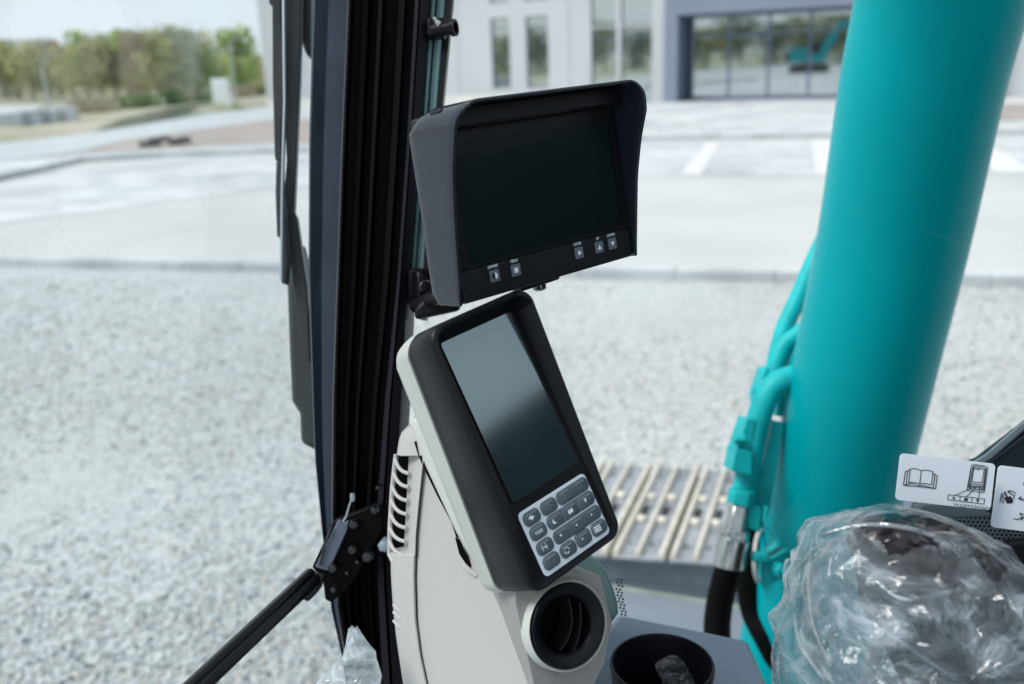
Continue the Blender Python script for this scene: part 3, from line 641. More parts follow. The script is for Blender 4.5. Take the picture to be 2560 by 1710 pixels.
# ------------------------------------------------------------------ upper monitor
MU = Fr((0.0289, 0.7534, 2.2015), (0.772, 0.6339, 0.0461), (-0.1243, 0.0795, 0.9891))
um = empty('camera_monitor', MU.P(0, -.073), 'wide dark camera monitor under a sun hood, with DIMMER and MENU buttons', 'monitor')
def fprism(fr, pts, w0, w1): b = MB(); b.prism([fr.P(u, v, w0) for u, v in pts], fr.n*(w1-w0)); return b
fprism(MU, rrect(-.0944, .0903, -.0735, .068, .004), -.030, -.002).build('casing', m_bezel, um, bevel=.002)
# bezel ring around the display, screen recessed
b = MB(); o_ = rrect(-.0940, .0899, -.0485, .0675, .003); i_ = rrect(-.0835, .0835, -.0445, .0445, .001)
b.loft([[MU.P(*p, -.0018) for p in o_], [MU.P(*p, .0) for p in o_], [MU.P(*p, -.0) for p in i_], [MU.P(*p, -.0014) for p in i_]], True, False)
b.build('bezel', m_bezel, um)
fprism(MU, rrect(-.0836, .0836, -.0446, .0446, .001), -.0018, -.0012).build('screen', m_scr_up, um, smooth=0)
fprism(MU, rrect(-.0935, .0893, -.0728, -.0490, .002), -.0018, .0004).build('button_panel', m_strip, um, bevel=.0006)
BT = [(-.0622, 'DIMMER'), (-.0409, 'MENU'), (.0279, 'ENTER'), (.0514, 'UP'), (.0672, 'DOWN')]
for u, s in BT:
    bo = fprism(MU, rrect(u-.0047, u+.0047, -.0624, -.0530, .001), .0004, .0013).build('button', m_btn, um, bevel=.0004)
    b = MB(); w0 = .0014; cu, cv = u, -.0577
    if s == 'DIMMER':
        b.prism([MU.P(cu+.0026*math.sin(k*math.pi/12), cv+.0026*math.cos(k*math.pi/12), w0) for k in range(13)], MU.n*.0001)
        q = MB(); q.prism([MU.P(cu-.0026*math.sin(k*math.pi/12), cv+.0026*math.cos(k*math.pi/12), w0) for k in range(13)], MU.n*.0001); q.build('symbol', m_ink, bo, smooth=0)
    elif s == 'MENU': b.prism([MU.P(cu+i, cv+j, w0) for i, j in ((-.0020, -.0020), (.0020, -.0020), (.0020, .0020), (-.0020, .0020))], MU.n*.0001)
    elif s == 'ENTER': b.prism([MU.P(cu+.0018*math.cos(k*math.pi/9), cv+.0018*math.sin(k*math.pi/9), w0) for k in range(18)], MU.n*.0001)
    else:
        sg = 1 if s == 'UP' else -1; b.prism([MU.P(cu+i, cv+j*sg, w0) for i, j in ((-.0022, -.0018), (.0022, -.0018), (0, .0022))], MU.n*.0001)
    b.build('symbol', m_mark, bo, smooth=0)
    text(s, 'lettering', m_mark, um, MU.P(u, -.0514, .0005), MU.u, MU.v, .0034, .82)
fprism(MU, [(-.0745+.0012*math.cos(k*.6), -.058+.0012*math.sin(k*.6)) for k in range(10)], .0004, .0006).build('indicator', m_ink, um, smooth=0)
# hood: a folded shell, deep at the top and narrowing down the sides
wf = [(.0712, .044), (.066, .038), (.058, .0325), (.0453, .0275), (.0248, .0195), (-.0045, .0125), (-.0313, .0075), (-.073, .0005)]
wfR = [(.0712, .034), (.0626, .036), (.0486, .0355), (.0254, .0251), (-.004, .0157), (-.0373, .0089), (-.0717, .0021)]
wr_ = [(.0712, -.006), (.068, -.014), (.0567, -.0275), (.0332, -.0288), (-.0027, -.030), (-.037, -.033), (-.069, -.0344), (-.075, -.026)]
UL, UR, VT, VB, RR = -.0975, .0930, .0718, -.0735, .015
path = []
for k in range(15): path.append((UL, lerp(VB, VT-RR, k/14)))
for k in range(1, 8): a = math.pi-math.pi/2*k/8; path.append((UL+RR+RR*math.cos(a), VT-RR+RR*math.sin(a)))
for k in range(17): path.append((lerp(UL+RR, UR-RR, k/16), VT))
for k in range(1, 8): a = math.pi/2-math.pi/2*k/8; path.append((UR-RR+RR*math.cos(a), VT-RR+RR*math.sin(a)))
for k in range(15): path.append((UR, lerp(VT-RR, VB, k/14)))
b = MB(); grid = []
for u, v in path: 
    tt = (u-UL)/(UR-UL); a, c = interp(v, wr_), lerp(interp(v, wf), interp(v, wfR), tt); dv = .0035 if v < VB+.004 else 0
    grid.append([MU.P(u, v+ (dv*0), lerp(a, c, k/6)) for k in range(7)])
b.loft(grid, closed=False, caps=False)
ho = b.build('sun_hood', m_hood, um, smooth=50, solid=.0026)
mdb = ho.modifiers.new('edge', 'BEVEL'); mdb.width = .0007; mdb.segments = 2; mdb.limit_method = 'ANGLE'; mdb.angle_limit = math.radians(60)
# inner liner under the hood roof, mount below
fprism(MU, [(-.0945, .0555), (.0900, .0555), (.0900, .0712), (-.0945, .0712)], -.003, .012).build('hood_liner', m_bezel, um, bevel=.002)
fprism(MU, [(-.030, -.0775), (.010, -.0765), (.012, -.0735), (-.032, -.0735)], -.028, -.008).build('mount_plate', m_bezel, um, bevel=.001)
b = MB(); b.lathe(MU.P(-.006, -.0735, -.016), -MU.v, [(.006, 0), (.006, .0075), (.004, .009), (.0001, .009)], 6); b.build('nut', m_chrome, um, bevel=.0005)
b = MB(); b.tube([MU.P(-.03, -.06, -.03), MU.P(-.05, -.075, -.06), at(1085, 745, .86), at(1040, 765, .92)], .007, 12); b.build('mount_arm', m_black, um)
b = MB(); b.prism([at(*p, .87) for p in ((1036, 770), (1076, 728), (1150, 722), (1150, 775), (1036, 800))], F*.02); b.build('mount_foot', m_black, um, bevel=.004)
# ------------------------------------------------------------------ lower monitor
ML = Fr((-0.0028, 0.6572, 2.0546), (0.74, 0.6572, 0.1427), (-0.3788, 0.232, 0.8959))
lm = empty('machine_monitor', ML.P(0, -.13, -.05), 'tilted portrait machine monitor with a grey display above a silver keypad', 'monitor')
uL_, uR_, vB_, vT_ = -.0510, .0478, -.1305, .0765
WD = [(.0765, -.014), (.06, -.022), (.045, -.028), (.02, -.037), (0, -.042), (-.13, -.045)]
def wback(v): return interp(v, WD)
def wfront(v): return lerp(.0015, .019, max(0, min(1, (v+.10)/.165)))
ro = rrect(uL_, uR_, vB_, vT_, .013, 8); ri = rrect(uL_+.0045, uR_-.0045, vB_+.004, vT_-.005, .010, 8); rs = rrect(uL_+.0125, uR_-.0085, vB_+.008, vT_-.013, .004, 8)
def ring(poly, wfun, off=0): return [ML.P(u, v, wfun(v)+off) for u, v in poly]
b = MB()
rm = rrect(uL_+.0012, uR_-.0012, vB_+.0012, vT_-.0012, .0125, 8)
b.loft([ring(rm, lambda v: wback(v)), ring(ro, lambda v: wback(v)+.002), ring(ro, lambda v: wfront(v)-.005), ring(rrect(uL_+.001, uR_-.001, vB_+.001, vT_-.001, .0125, 8), lambda v: wfront(v)-.0015), ring(rrect(uL_+.003, uR_-.0028, vB_+.0025, vT_-.003, .011, 8), wfront), ring(ri, lambda v: wfront(v)-.0005), ring(rs, lambda v: 0.0)])
b.build('casing', m_dark, lm, smooth=50)
b = MB(); sc_ = rrect(-.0342, .0342, -.0636, .0636, .002)
fprism(ML, sc_, .0002, .0006).build('screen', m_scr_lo, lm, smooth=0)
b = MB(); b.loft([[ML.P(u, v, .0003) for u, v in rrect(-.0352, .0352, -.0648, .0646, .003)], [ML.P(u, v, .0012) for u, v in rrect(-.0348, .0348, -.0643, .0642, .003)], [ML.P(u, v, .0004) for u, v in rrect(-.0336, .0336, -.063, .063, .002)]], True, False)
b.build('screen_border', m_dark, lm)
# back shell in white plastic
wb_ = [(.0765, -.030), (.07, -.043), (.058, -.051), (.045, -.056), (.02, -.061), (0, -.064), (-.04, -.071), (-.13, -.068)]
b = MB(); secs = []
for t, ins in ((0, .0004), (.35, -.0004), (.7, .0005), (.88, .003), (1, .010)):
    secs.append([ML.P(u, v, lerp(wback(v), interp(v, wb_), t)) for u, v in rrect(uL_+ins-.0008, uR_-ins, vB_+ins*.5-.001, vT_-ins, .014, 8)])
b.loft(secs); b.build('back_shell', m_shell, lm, smooth=50)
# keypad
kp = fprism(ML, rrect(-.0354, .0354, -.1235, -.0724, .004), .0002, .0010).build('keypad', m_pad, lm, bevel=.0003)
cols_ = [-.0250, -.0073, .0096, .0266]; rows_ = [-.0800, -.0915, -.1035, -.1152]
def key(poly, h=.0016):
    q = MB(); secs = []
    for sc, w0 in ((1, .0008), (1, h), (.88, h+.0006)):
        cx = sum(p[0] for p in poly)/len(poly); cy = sum(p[1] for p in poly)/len(poly)
        secs.append([ML.P(cx+(p[0]-cx)*sc if len(poly) < 40 else p[0], cy+(p[1]-cy)*sc if len(poly) < 40 else p[1], w0 if sc == 1 else (w0 if len(poly) < 40 else h+.0001)) for p in poly])
    q.loft(secs); return q.build('key', m_key, lm, smooth=50)
kw, kh = .0080, .0053
kk = {}
for (i, j) in ((0, 0), (1, 0), (0, 1), (0, 2), (0, 3), (1, 3), (3, 3)):
    kk[(i, j)] = key(rrect(cols_[i]-kw, cols_[i]+kw, rows_[j]-kh, rows_[j]+kh, .0042, 5))
kk['wide'] = key(rrect(cols_[2]-kw, cols_[3]+kw, rows_[0]-kh, rows_[0]+kh, .0042, 5))
def halfround(u0, u1, v0, v1, side, r=.0042):
    p = rrect(u0, u1, v0, v1, r, 5)
    if side == 'L': p = [q if q[0] < (u0+u1)/2 else (u1, v1 if q[1] > (v0+v1)/2 else v0) for q in p]
    if side == 'R': p = [q if q[0] > (u0+u1)/2 else (u0, v1 if q[1] > (v0+v1)/2 else v0) for q in p]
    out = []
    for q in p:
        if not out or (abs(out[-1][0]-q[0])+abs(out[-1][1]-q[1])) > 1e-7: out.append(q)
    return out
kk['l'] = key(halfround(cols_[1]-kw, cols_[1]+.0077, rows_[1]-kh, rows_[1]+kh, 'L'))
kk['m'] = key([(cols_[2]-.0086, rows_[1]-kh), (cols_[2]+.0077, rows_[1]-kh), (cols_[2]+.0077, rows_[1]+kh), (cols_[2]-.0086, rows_[1]+kh)])
kk['r'] = key(halfround(cols_[3]-.0086, cols_[3]+kw, rows_[1]-kh, rows_[1]+kh, 'R'))
kk['nav'] = key(rrect(cols_[1]-kw, cols_[3]+kw, rows_[2]-kh, rows_[2]+kh, .0042, 5))
kk['down'] = key(rrect(cols_[2]-kw, cols_[2]+kw-.0004, rows_[3]-kh, rows_[2]-kh+.0004, .0042, 5)[14:]+[(cols_[2]+kw-.0004, rows_[2]-kh-.0002), (cols_[2]-kw, rows_[2]-kh-.0002)] if False else rrect(cols_[2]-kw, cols_[2]+kw-.0004, rows_[3]-kh, rows_[2]-kh-.0001, .004, 5), .0016)
# ridge highlights put in paler colour on every key and its symbol
kz = lambda x, y: (1260+x*.2041, 1150+y*.2041)
m_dim = mat('dim_print', srgb(125, 138, 148), .5)
def sym(keyname, lines=(), fills=(), m=m_mark, wd=.00035):
    b = MB(); 
    if lines: strokes(b, ML, .0024, lines, kz, wd, .00012)
    for f in fills: fill(b, ML, .0024, f, kz, .00012)
    if b.v: b.build('symbol', m, kk[keyname], smooth=0)
def circ(cx, cy, r, n=14, a0=0, a1=360, ry=None): return [(cx+r*math.cos(math.radians(a0+(a1-a0)*k/n)), cy+(ry or r)*math.sin(math.radians(a0+(a1-a0)*k/n))) for k in range(n+1)]
sym((0, 0), fills=[[(298, 715), (318, 690), (330, 672), (336, 690), (352, 680), (366, 682), (366, 706), (352, 725), (350, 740), (338, 738), (335, 722), (315, 728)]])
sym((1, 0), [[(512, 600), (508, 565), (530, 540), (560, 548), (585, 580)], [(520, 560), (520, 535), (545, 535)], [(525, 605), (560, 590)], [(540, 570), (572, 560)]], m=m_dim)
sym('wide', [circ(732, 447, 27, 12), [(700, 440), (712, 425)], circ(920, 318, 30, 12), [(845, 325), (875, 308), (900, 305)]], m=m_dim)
sym('l', fills=[[(592, 742), (598, 728), (606, 730), (612, 752), (646, 768), (640, 776), (604, 782), (598, 760)]])
sym('m', fills=[[(778, 618), (796, 608), (806, 620), (816, 590), (832, 586), (848, 618), (846, 640), (836, 645), (828, 625), (822, 655), (804, 662), (790, 655), (788, 635)]])
sym('r', fills=[[(975, 484), (1000, 462), (1010, 524)]])
sym('nav', fills=[[(676, 922), (704, 902), (710, 940)], [(874, 808), (886, 780), (905, 802)], [(1062, 655), (1086, 662), (1068, 685)]])
sym('down', fills=[[(946, 962), (972, 950), (964, 982)]])
sym((3, 3), [[(1102, 835), (1170, 796)], [(1110, 862), (1182, 822)], [(1122, 886), (1192, 848)]], wd=.0011)
sym((0, 2), [[(470, 1082), (498, 1060), (530, 1045)], [(505, 1068), (528, 1068)], [(455, 1050), (465, 1060)], [(500, 1020), (505, 1030)], [(530, 1075), (536, 1082)], [(480, 1110), (490, 1098)], [(462, 1085), (476, 1082)]], wd=.0006)
sym((1, 3), [circ(770, 1106, 30, 10, 20, 150, 38), circ(770, 1106, 30, 10, 200, 330, 38)], wd=.0007)
text('MODE', 'lettering', m_mark, kk[(0, 1)], ML.P(cols_[0], rows_[1]-.0014, .0024), ML.u, ML.v, .0036, .72)
b = MB()
for nm in ((0, 0), (1, 0), (0, 1), (0, 2), (0, 3), (1, 3), (3, 3)):
    i, j = nm; u0, v0 = cols_[i], rows_[j]; q = MB(); q.tube([ML.P(u0-.0045, v0+.0030, .0024), ML.P(u0+.0045, v0+.0030, .0024)], .00035, 6); q.build('ridge', m_dim, kk[nm])
for nm, i, j in (('wide', 2, 0), ('wide', 3, 0), ('l', 1, 1), ('m', 2, 1), ('r', 3, 1), ('nav', 1, 2), ('nav', 2, 2), ('nav', 3, 2), ('down', 2, 3)):
    u0, v0 = cols_[i], rows_[j]; q = MB(); q.tube([ML.P(u0-.0045, v0+.0030, .0024), ML.P(u0+.0045, v0+.0030, .0024)], .00035, 6); q.build('ridge', m_dim, kk[nm])
# ------------------------------------------------------------------ beige console under the monitor
co = empty('console', at(1150, 1700, .75), 'pale beige plastic console column with vent slots under the machine monitor', 'console')
def dcon(x): return lerp(.84, .715, max(0, min(1, (x-975)/330)))
LS = [(1024, 1062), (1008, 1072), (996, 1090), (990, 1125), (986, 1155), (979, 1219), (973, 1318), (972, 1382), (973, 1446), (979, 1531), (986, 1595), (1003, 1710), (1030, 1830)]
CR = [(1060, 1090), (1062, 1140), (1056, 1168), (1047, 1253), (1039, 1339), (1036, 1446), (1039, 1552), (1050, 1638), (1065, 1710), (1092, 1830)]
# side strip: rounded loft between silhouette and crease, with a window for the slots
def strip(y0, y1, x_right=None, inner=None):
    b = MB(); secs = []
    n = max(2, int((y1-y0)/18))
    for k in range(n+1):
        y = lerp(y0, y1, k/n); xl = interp(y, [(q, p) for p, q in LS]); xr = x_right(y) if x_right else interp(y, [(q, p) for p, q in CR])
        if inner: xl = inner(y)
        a, c = at(xl, y, .845), at(xr, y, dcon(xr)-.002)
        f = [(0, .05), (0, .012), (.05, .004), (.16, -.001), (.4, -.002), (.95, 0), (1, .003), (1, .05)] if not inner else [(0, .05), (0, 0), (1, 0), (1, .05)]
        secs.append([a.lerp(c, t)+F*z for t, z in f])
    b.loft(secs); return b
b = strip(1066, 1140); b.cur = 0
b2 = strip(1386, 1830)
sx = lambda y: lerp(1022, 1009, (y-1140)/246)
b3 = strip(1138, 1390, inner=sx)
for q in (b2, b3):
    base = len(b.v); b.v += q.v; b.f += [tuple(base+i for i in f) for f in q.f]; b.mi += q.mi
b.build('vent_column', m_console, co, smooth=40, bevel=.0015)
b = MB(); b.prism([at(x, y, .865) for x, y in ((990, 1135), (1025, 1135), (1014, 1392), (976, 1392))], F*.01); b.build('vent_recess', m_rubber, co, smooth=0)
b = MB(); lx = lambda y: interp(y, [(q, p) for p, q in LS])
for k in range(8):
    yl = 1148+k*34; 
    if yl > 1386: break
    yr = min(yl+34, 1392); pl_ = [at(lx(yl)+1, yl, .85), at(lerp(lx(yl), sx(yr), .3), yl+20, .842), at(lerp(lx(yl), sx(yr), .65), yl+31, .836), at(sx(yr)+3, yr+2, .833)]
    b.tube(smooth_path(pl_, 4), .0017, 8)
b.tube([at(lx(y)+2, y, .855) for y in range(1136, 1392, 12)], .0022, 8)
b.build('vent_grille', m_console, co)
b = MB()
for y in (1512, 1530, 1552): b.tube(smooth_path([at(984, y, .842), at(998, y+14, .834), at(1012, y+24, .832)], 4), .0014, 6)
b.build('grip_ridges', m_console, co)
# main side panel and front face
side_px = [(1058, 1168), (1040, 1112), (1075, 1130), (1150, 1230), (1290, 1400), (1300, 1480), (1288, 1510), (1312, 1610), (1335, 1710), (1362, 1830), (1094, 1830), (1067, 1710), (1052, 1638), (1041, 1552), (1038, 1446), (1041, 1339), (1049, 1253)]
b = MB(); b.prism([at(x, y, dcon(x)+.0045) for x, y in side_px], F*.05+R*.01); b.build('side_panel', m_console, co, bevel=.004, seg=3)
_ax = (-F+R*.48+U*.10).normalized(); _fu = R-_ax*R.dot(_ax); VF = Fr(at(1422, 1565, .715)-_ax*.009, _fu, U)
_pl = [VF.hit(2, 0, x, y)[:2] for x, y in ((1288, 1440), (1400, 1425), (1500, 1440), (1530, 1560), (1510, 1660), (1480, 1720), (1490, 1830), (1362, 1830), (1335, 1710), (1312, 1610), (1290, 1510))]
def _rim(a):                                     # outline of the face in direction a from the vent centre
    dx_, dy_ = math.cos(a), math.sin(a)
    for (x0, y0), (x1, y1) in zip(_pl, _pl[1:]+_pl[:1]):
        ex_, ey_ = x1-x0, y1-y0; det = dx_*ey_-dy_*ex_
        if abs(det) < 1e-12: continue
        t_ = (x0*ey_-y0*ex_)/det; u_ = (x0*dy_-y0*dx_)/det
        if t_ > 0 and -1e-6 <= u_ <= 1+1e-6: return (dx_*t_, dy_*t_)
    return (dx_*.06, dy_*.06)
_A = sorted([2*math.pi*k/60 for k in range(60)]+[math.atan2(y, x) % (2*math.pi) for x, y in _pl])
b = MB(); b.loft([[VF.P(math.cos(a)*.0335, math.sin(a)*.0335, -.004) for a in _A], [VF.P(math.cos(a)*.0335, math.sin(a)*.0335, 0) for a in _A], [VF.P(*_rim(a), 0) for a in _A], [VF.P(*_rim(a), -.05) for a in _A]], True, False)
b.build('front_face', mat('grey_beige_plastic', srgb(152, 150, 149), .6, bump=.05, bscale=600, var=.02), co, smooth=40)
# shade in the gap between monitor neck and console, put in as black
b = MB(); gpth = [(1037, 1105), (1048, 1140), (1062, 1172), (1095, 1240), (1130, 1305), (1143, 1345)]
b.prism([at(x-2, y, dcon(x)-.001) for x, y in gpth]+[at(x+5, y-3, dcon(x)-.001) for x, y in gpth[::-1]], F*.004)
b.prism([at(*p, .765) for p in ((1138, 1345), (1150, 1352), (1162, 1380), (1186, 1428), (1168, 1415), (1148, 1385))], F*.004)
b.build('gap_shade', m_rubber, co, smooth=0)
b = MB(); b.tube(smooth_path([at(1158, 1410, .764), at(1172, 1424, .762), at(1196, 1442, .76)], 4), [.0005]+[.002]*7+[.0005], 8); b.build('gap_lip', m_shell, co)
# monitor neck
b = MB(); nk = [(1018, 1050), (1045, 1040), (1120, 1130), (1260, 1400), (1290, 1500), (1235, 1470), (1192, 1428), (1140, 1335), (1063, 1168), (1040, 1104)]
b.prism([at(x, y, dcon(x)-.012) for x, y in nk], F*.03); b.build('neck', m_shell, co, bevel=.005, seg=3)
# round air vent
av = empty('air_vent', at(1419, 1568, .72), 'round black swivel air vent set in the console front', 'air vent')
axv = (-F+R*.48+U*.10).normalized(); vc = at(1422, 1565, .715)
b = MB(); b.lathe(vc, axv, [(.0358, -.010), (.0352, -.008), (.0346, -.002), (.0336, 0), (.0325, -.001), (.032, -.01)], 56); b.build('vent_collar', m_shell, av, smooth=50)
b = MB(); b.lathe(vc, axv, [(.0322, -.012), (.0320, -.001), (.0308, .0012), (.0285, .001), (.0225, -.003), (.0212, -.006), (.0208, -.03)], 56); b.build('vent_ring', m_dark, av, smooth=50)
b = MB(); b.lathe(vc-axv*.03, axv, [(.0001, 0), (.0225, 0), (.0225, .004)], 40); b.build('vent_back', m_rubber, av, smooth=0)
vu = (R-axv*R.dot(axv)).normalized(); vv = axv.cross(vu)
m_vane = mat('vane_plastic', (.012, .012, .014), .35)
for off, cur in ((-.002, .007), (.009, .004)):
    b = MB(); secs = []
    for k in range(13):
        t = -1+2*k/12; h = t*.0195; x = off+cur*(1-t*t)-.004*t
        dirv = (vv*.92+vu*.38).normalized(); per = (vu*.92-vv*.38).normalized()
        if (Vector((h, x))).length > .0205: h = math.copysign(math.sqrt(max(0, .0205**2-x*x)), h)
        p = vc+dirv*h+per*x
        secs.append([p-axv*.005, p-axv*.005+per*.0012, p-axv*.024+per*.0025, p-axv*.024])
    b.loft(secs); b.build('vane', m_vane, av)
# cup holder
chc = at(1655, 1660, .80); cu_ = empty('cup_holder', chc-V(0, 0, .08), 'round black cup holder with crumpled film inside, in front of the sill', 'cup holder')
rc_ = 128*.80/FPX
b = MB(); b.lathe(chc, (0, 0, 1), [(rc_*.8, -.085), (rc_*.97, -.02), (rc_+.001, -.002), (rc_, .001), (rc_-.0018, .001), (rc_-.003, -.002), (rc_*.86, -.07), (.0001, -.07)], 56); b.build('cup_body', m_violet, cu_, smooth=50)
b = MB(); b.box(chc+V(-.012, -.005, -.06), (V(1, .2, 0).normalized(), V(-.2, 1, 0).normalized(), V(0, 0, 1)), (.022, .02, .008)); b.build('cup_liner', m_dark, cu_, bevel=.003)
# ------------------------------------------------------------------ boom: big round teal tube with its pipes
bm_ = empty('boom', at(1980, 1800, 1.7), 'thick glossy teal round boom rising past the right window', 'boom')
bp_ = [(2665, -1700, .80), (2520, -800, .98), (2392, -240, 1.14), (2350, 0, 1.215), (2300, 220, 1.28), (2229, 600, 1.39), (2157, 920, 1.47), (2090, 1222, 1.555), (1983, 1710, 1.69), (1940, 1900, 1.75), (1880, 2200, 1.85)]
b = MB(); b.tube(smooth_path([at(*p) for p in bp_], 8), .106, 96); b.build('boom_tube', m_teal, bm_, smooth=60)
# strap clamp and flag bracket
b = MB(); 
st = smooth_path([at(*p) for p in ((1918, 1268, 1.46), (1913, 1300, 1.455), (1925, 1325, 1.45), (1946, 1350, 1.45), (1945, 1366, 1.45), (1922, 1380, 1.45))], 5)
b.loft([[p+R*.003, p+R*.003+F*.03, p-R*.003+F*.03, p-R*.003] for p in st])
st = smooth_path([at(*p) for p in ((1900, 1392, 1.45), (1920, 1402, 1.45), (1950, 1385, 1.45), (1968, 1380, 1.45), (2004, 1396, 1.47), (2060, 1440, 1.5))], 5)
b.loft([[p+U*.003, p+U*.003+F*.03, p-U*.003+F*.03, p-U*.003] for p in st])
b.build('strap', m_tealflat, bm_, bevel=.001)
b = MB(); b.prism([at(*p, 1.455) for p in ((1903, 1395), (1922, 1402), (1966, 1381), (1990, 1400), (1988, 1430), (1912, 1470), (1904, 1462))], F*.01); b.build('flag_bracket', m_tealflat, bm_, bevel=.0015)
b = MB(); b.box(at(1899, 1392, 1.445), (R, U, F), (.012, .007, .01)); b.build('bracket_foot', m_tealflat, bm_, bevel=.003)
b = MB(); b.lathe(at(1950, 1425, 1.445), -F+R*.5-U*.1, [(.012, -.01), (.012, .008), (.0065, .009), (.0065, .018), (.0001, .018)], 6); b.build('bolt', m_tealflat, bm_, bevel=.001)
# pipes on the far side
def pipe(name, pts, r, m=m_tealflat, n=20): b = MB(); b.tube(smooth_path([at(*p) for p in pts], 7), r, n); return b.build(name, m, bm_, smooth=60)
pipe('hydraulic_pipe', [(2080, 560, 1.62), (2032, 660, 1.62), (1996, 745, 1.62), (1962, 820, 1.62), (1940, 900, 1.62), (1925, 1000, 1.62)], .0155)
pipe('hydraulic_pipe', [(2050, 790, 1.56), (1995, 836, 1.56), (1958, 868, 1.56), (1938, 920, 1.56), (1925, 990, 1.56)], .0145)
pipe('hydraulic_pipe', [(2010, 940, 1.5), (1960, 950, 1.5), (1920, 985, 1.5), (1893, 1060, 1.5), (1878, 1130, 1.5), (1866, 1200, 1.5), (1852, 1262, 1.5)], .0195)
def bl(name, pts, d, th, m=m_tealflat, bev=.0015): b = MB(); b.prism([at(x, y, d) for x, y in pts], F*th); return b.build(name, m, bm_, bevel=bev)
bl('pipe_clamp', [(1840, 1122), (1880, 1130), (1880, 1190), (1830, 1178)], 1.46, .06)
bl('pipe_clamp', [(1868, 1045), (1890, 1050), (1878, 1130), (1842, 1122)], 1.48, .06)
bl('pipe_clamp', [(1912, 920), (1932, 915), (1925, 960), (1895, 1010), (1890, 990)], 1.55, .05)
bl('support_plate', [(1932, 1050), (1962, 1058), (1945, 1160), (1922, 1290), (1906, 1272), (1880, 1262), (1900, 1190), (1920, 1110)], 1.505, .02)
bl('pipe_block', [(1872, 1262), (1905, 1270), (1900, 1332), (1868, 1320)], 1.46, .05)
bl('lug', [(1948, 985), (1975, 985), (1970, 1045), (1940, 1040)], 1.53, .04)
bl('lug', [(1985, 870), (2003, 862), (1998, 920), (1968, 922)], 1.55, .04)
for x, y, d in ((1838, 1098, 1.47), (1884, 975, 1.54)):
    b = MB(); b.lathe(at(x+6, y, d), -R, [(.009, -.01), (.009, .006), (.0001, .0065)], 6); b.build('bolt', m_tealflat, bm_, bevel=.001)
# hoses
hs = empty('hydraulic_hose', at(1800, 1800, 1.4), 'black rubber hose with plated fitting hanging below the teal pipes, left of the boom', 'hose', 'hoses at the boom foot')
def hex_(p0, p1, r, n=6): b = MB(); b.tube([p0, p1], r, n); return b
hex_(at(1857, 1225, 1.47), at(1850, 1262, 1.47), .0215).build('pipe_nut', m_tealflat, bm_, bevel=.0015)
hex_(at(1848, 1268, 1.47), at(1838, 1330, 1.46), .0175, 6).build('fitting', m_chrome, hs, bevel=.0015)
hex_(at(1838, 1322, 1.455), at(1834, 1352, 1.455), .0235, 6).build('fitting', m_chrome, hs, bevel=.0015)
b = MB(); b.tube([at(1836, 1345, 1.45), at(1826, 1385, 1.45), at(1822, 1418, 1.45)], [.0245, .0245, .0235], 28); b.build('ferrule', m_chrome, hs, bevel=.001)
b = MB(); b.tube(smooth_path([at(*p) for p in ((1828, 1400, 1.45), (1812, 1450, 1.45), (1797, 1520, 1.45), (1793, 1590, 1.44), (1808, 1680, 1.42), (1840, 1780, 1.40), (1880, 1860, 1.38))], 8), .0205, 28); b.build('hose', m_rubber, hs, smooth=60)
h2 = empty('hydraulic_hose', at(1900, 1800, 1.6), 'second black rubber hose half hidden behind the boom edge', 'hose', 'hoses at the boom foot')
b = MB(); b.tube(smooth_path([at(*p) for p in ((1880, 1290, 1.62), (1876, 1380, 1.62), (1872, 1450, 1.62), (1885, 1530, 1.62), (1920, 1600, 1.6), (1960, 1680, 1.6))], 8), .022, 24); b.build('hose', m_rubber, h2, smooth=60)
b = MB(); b.lathe(at(1900, 1390, 1.58), R*.95-F*.5, [(.036, -.002), (.038, .003), (.044, .003), (.044, -.003), (.036, -.002)], 32)
b.build('hose_guard', m_shell, h2)
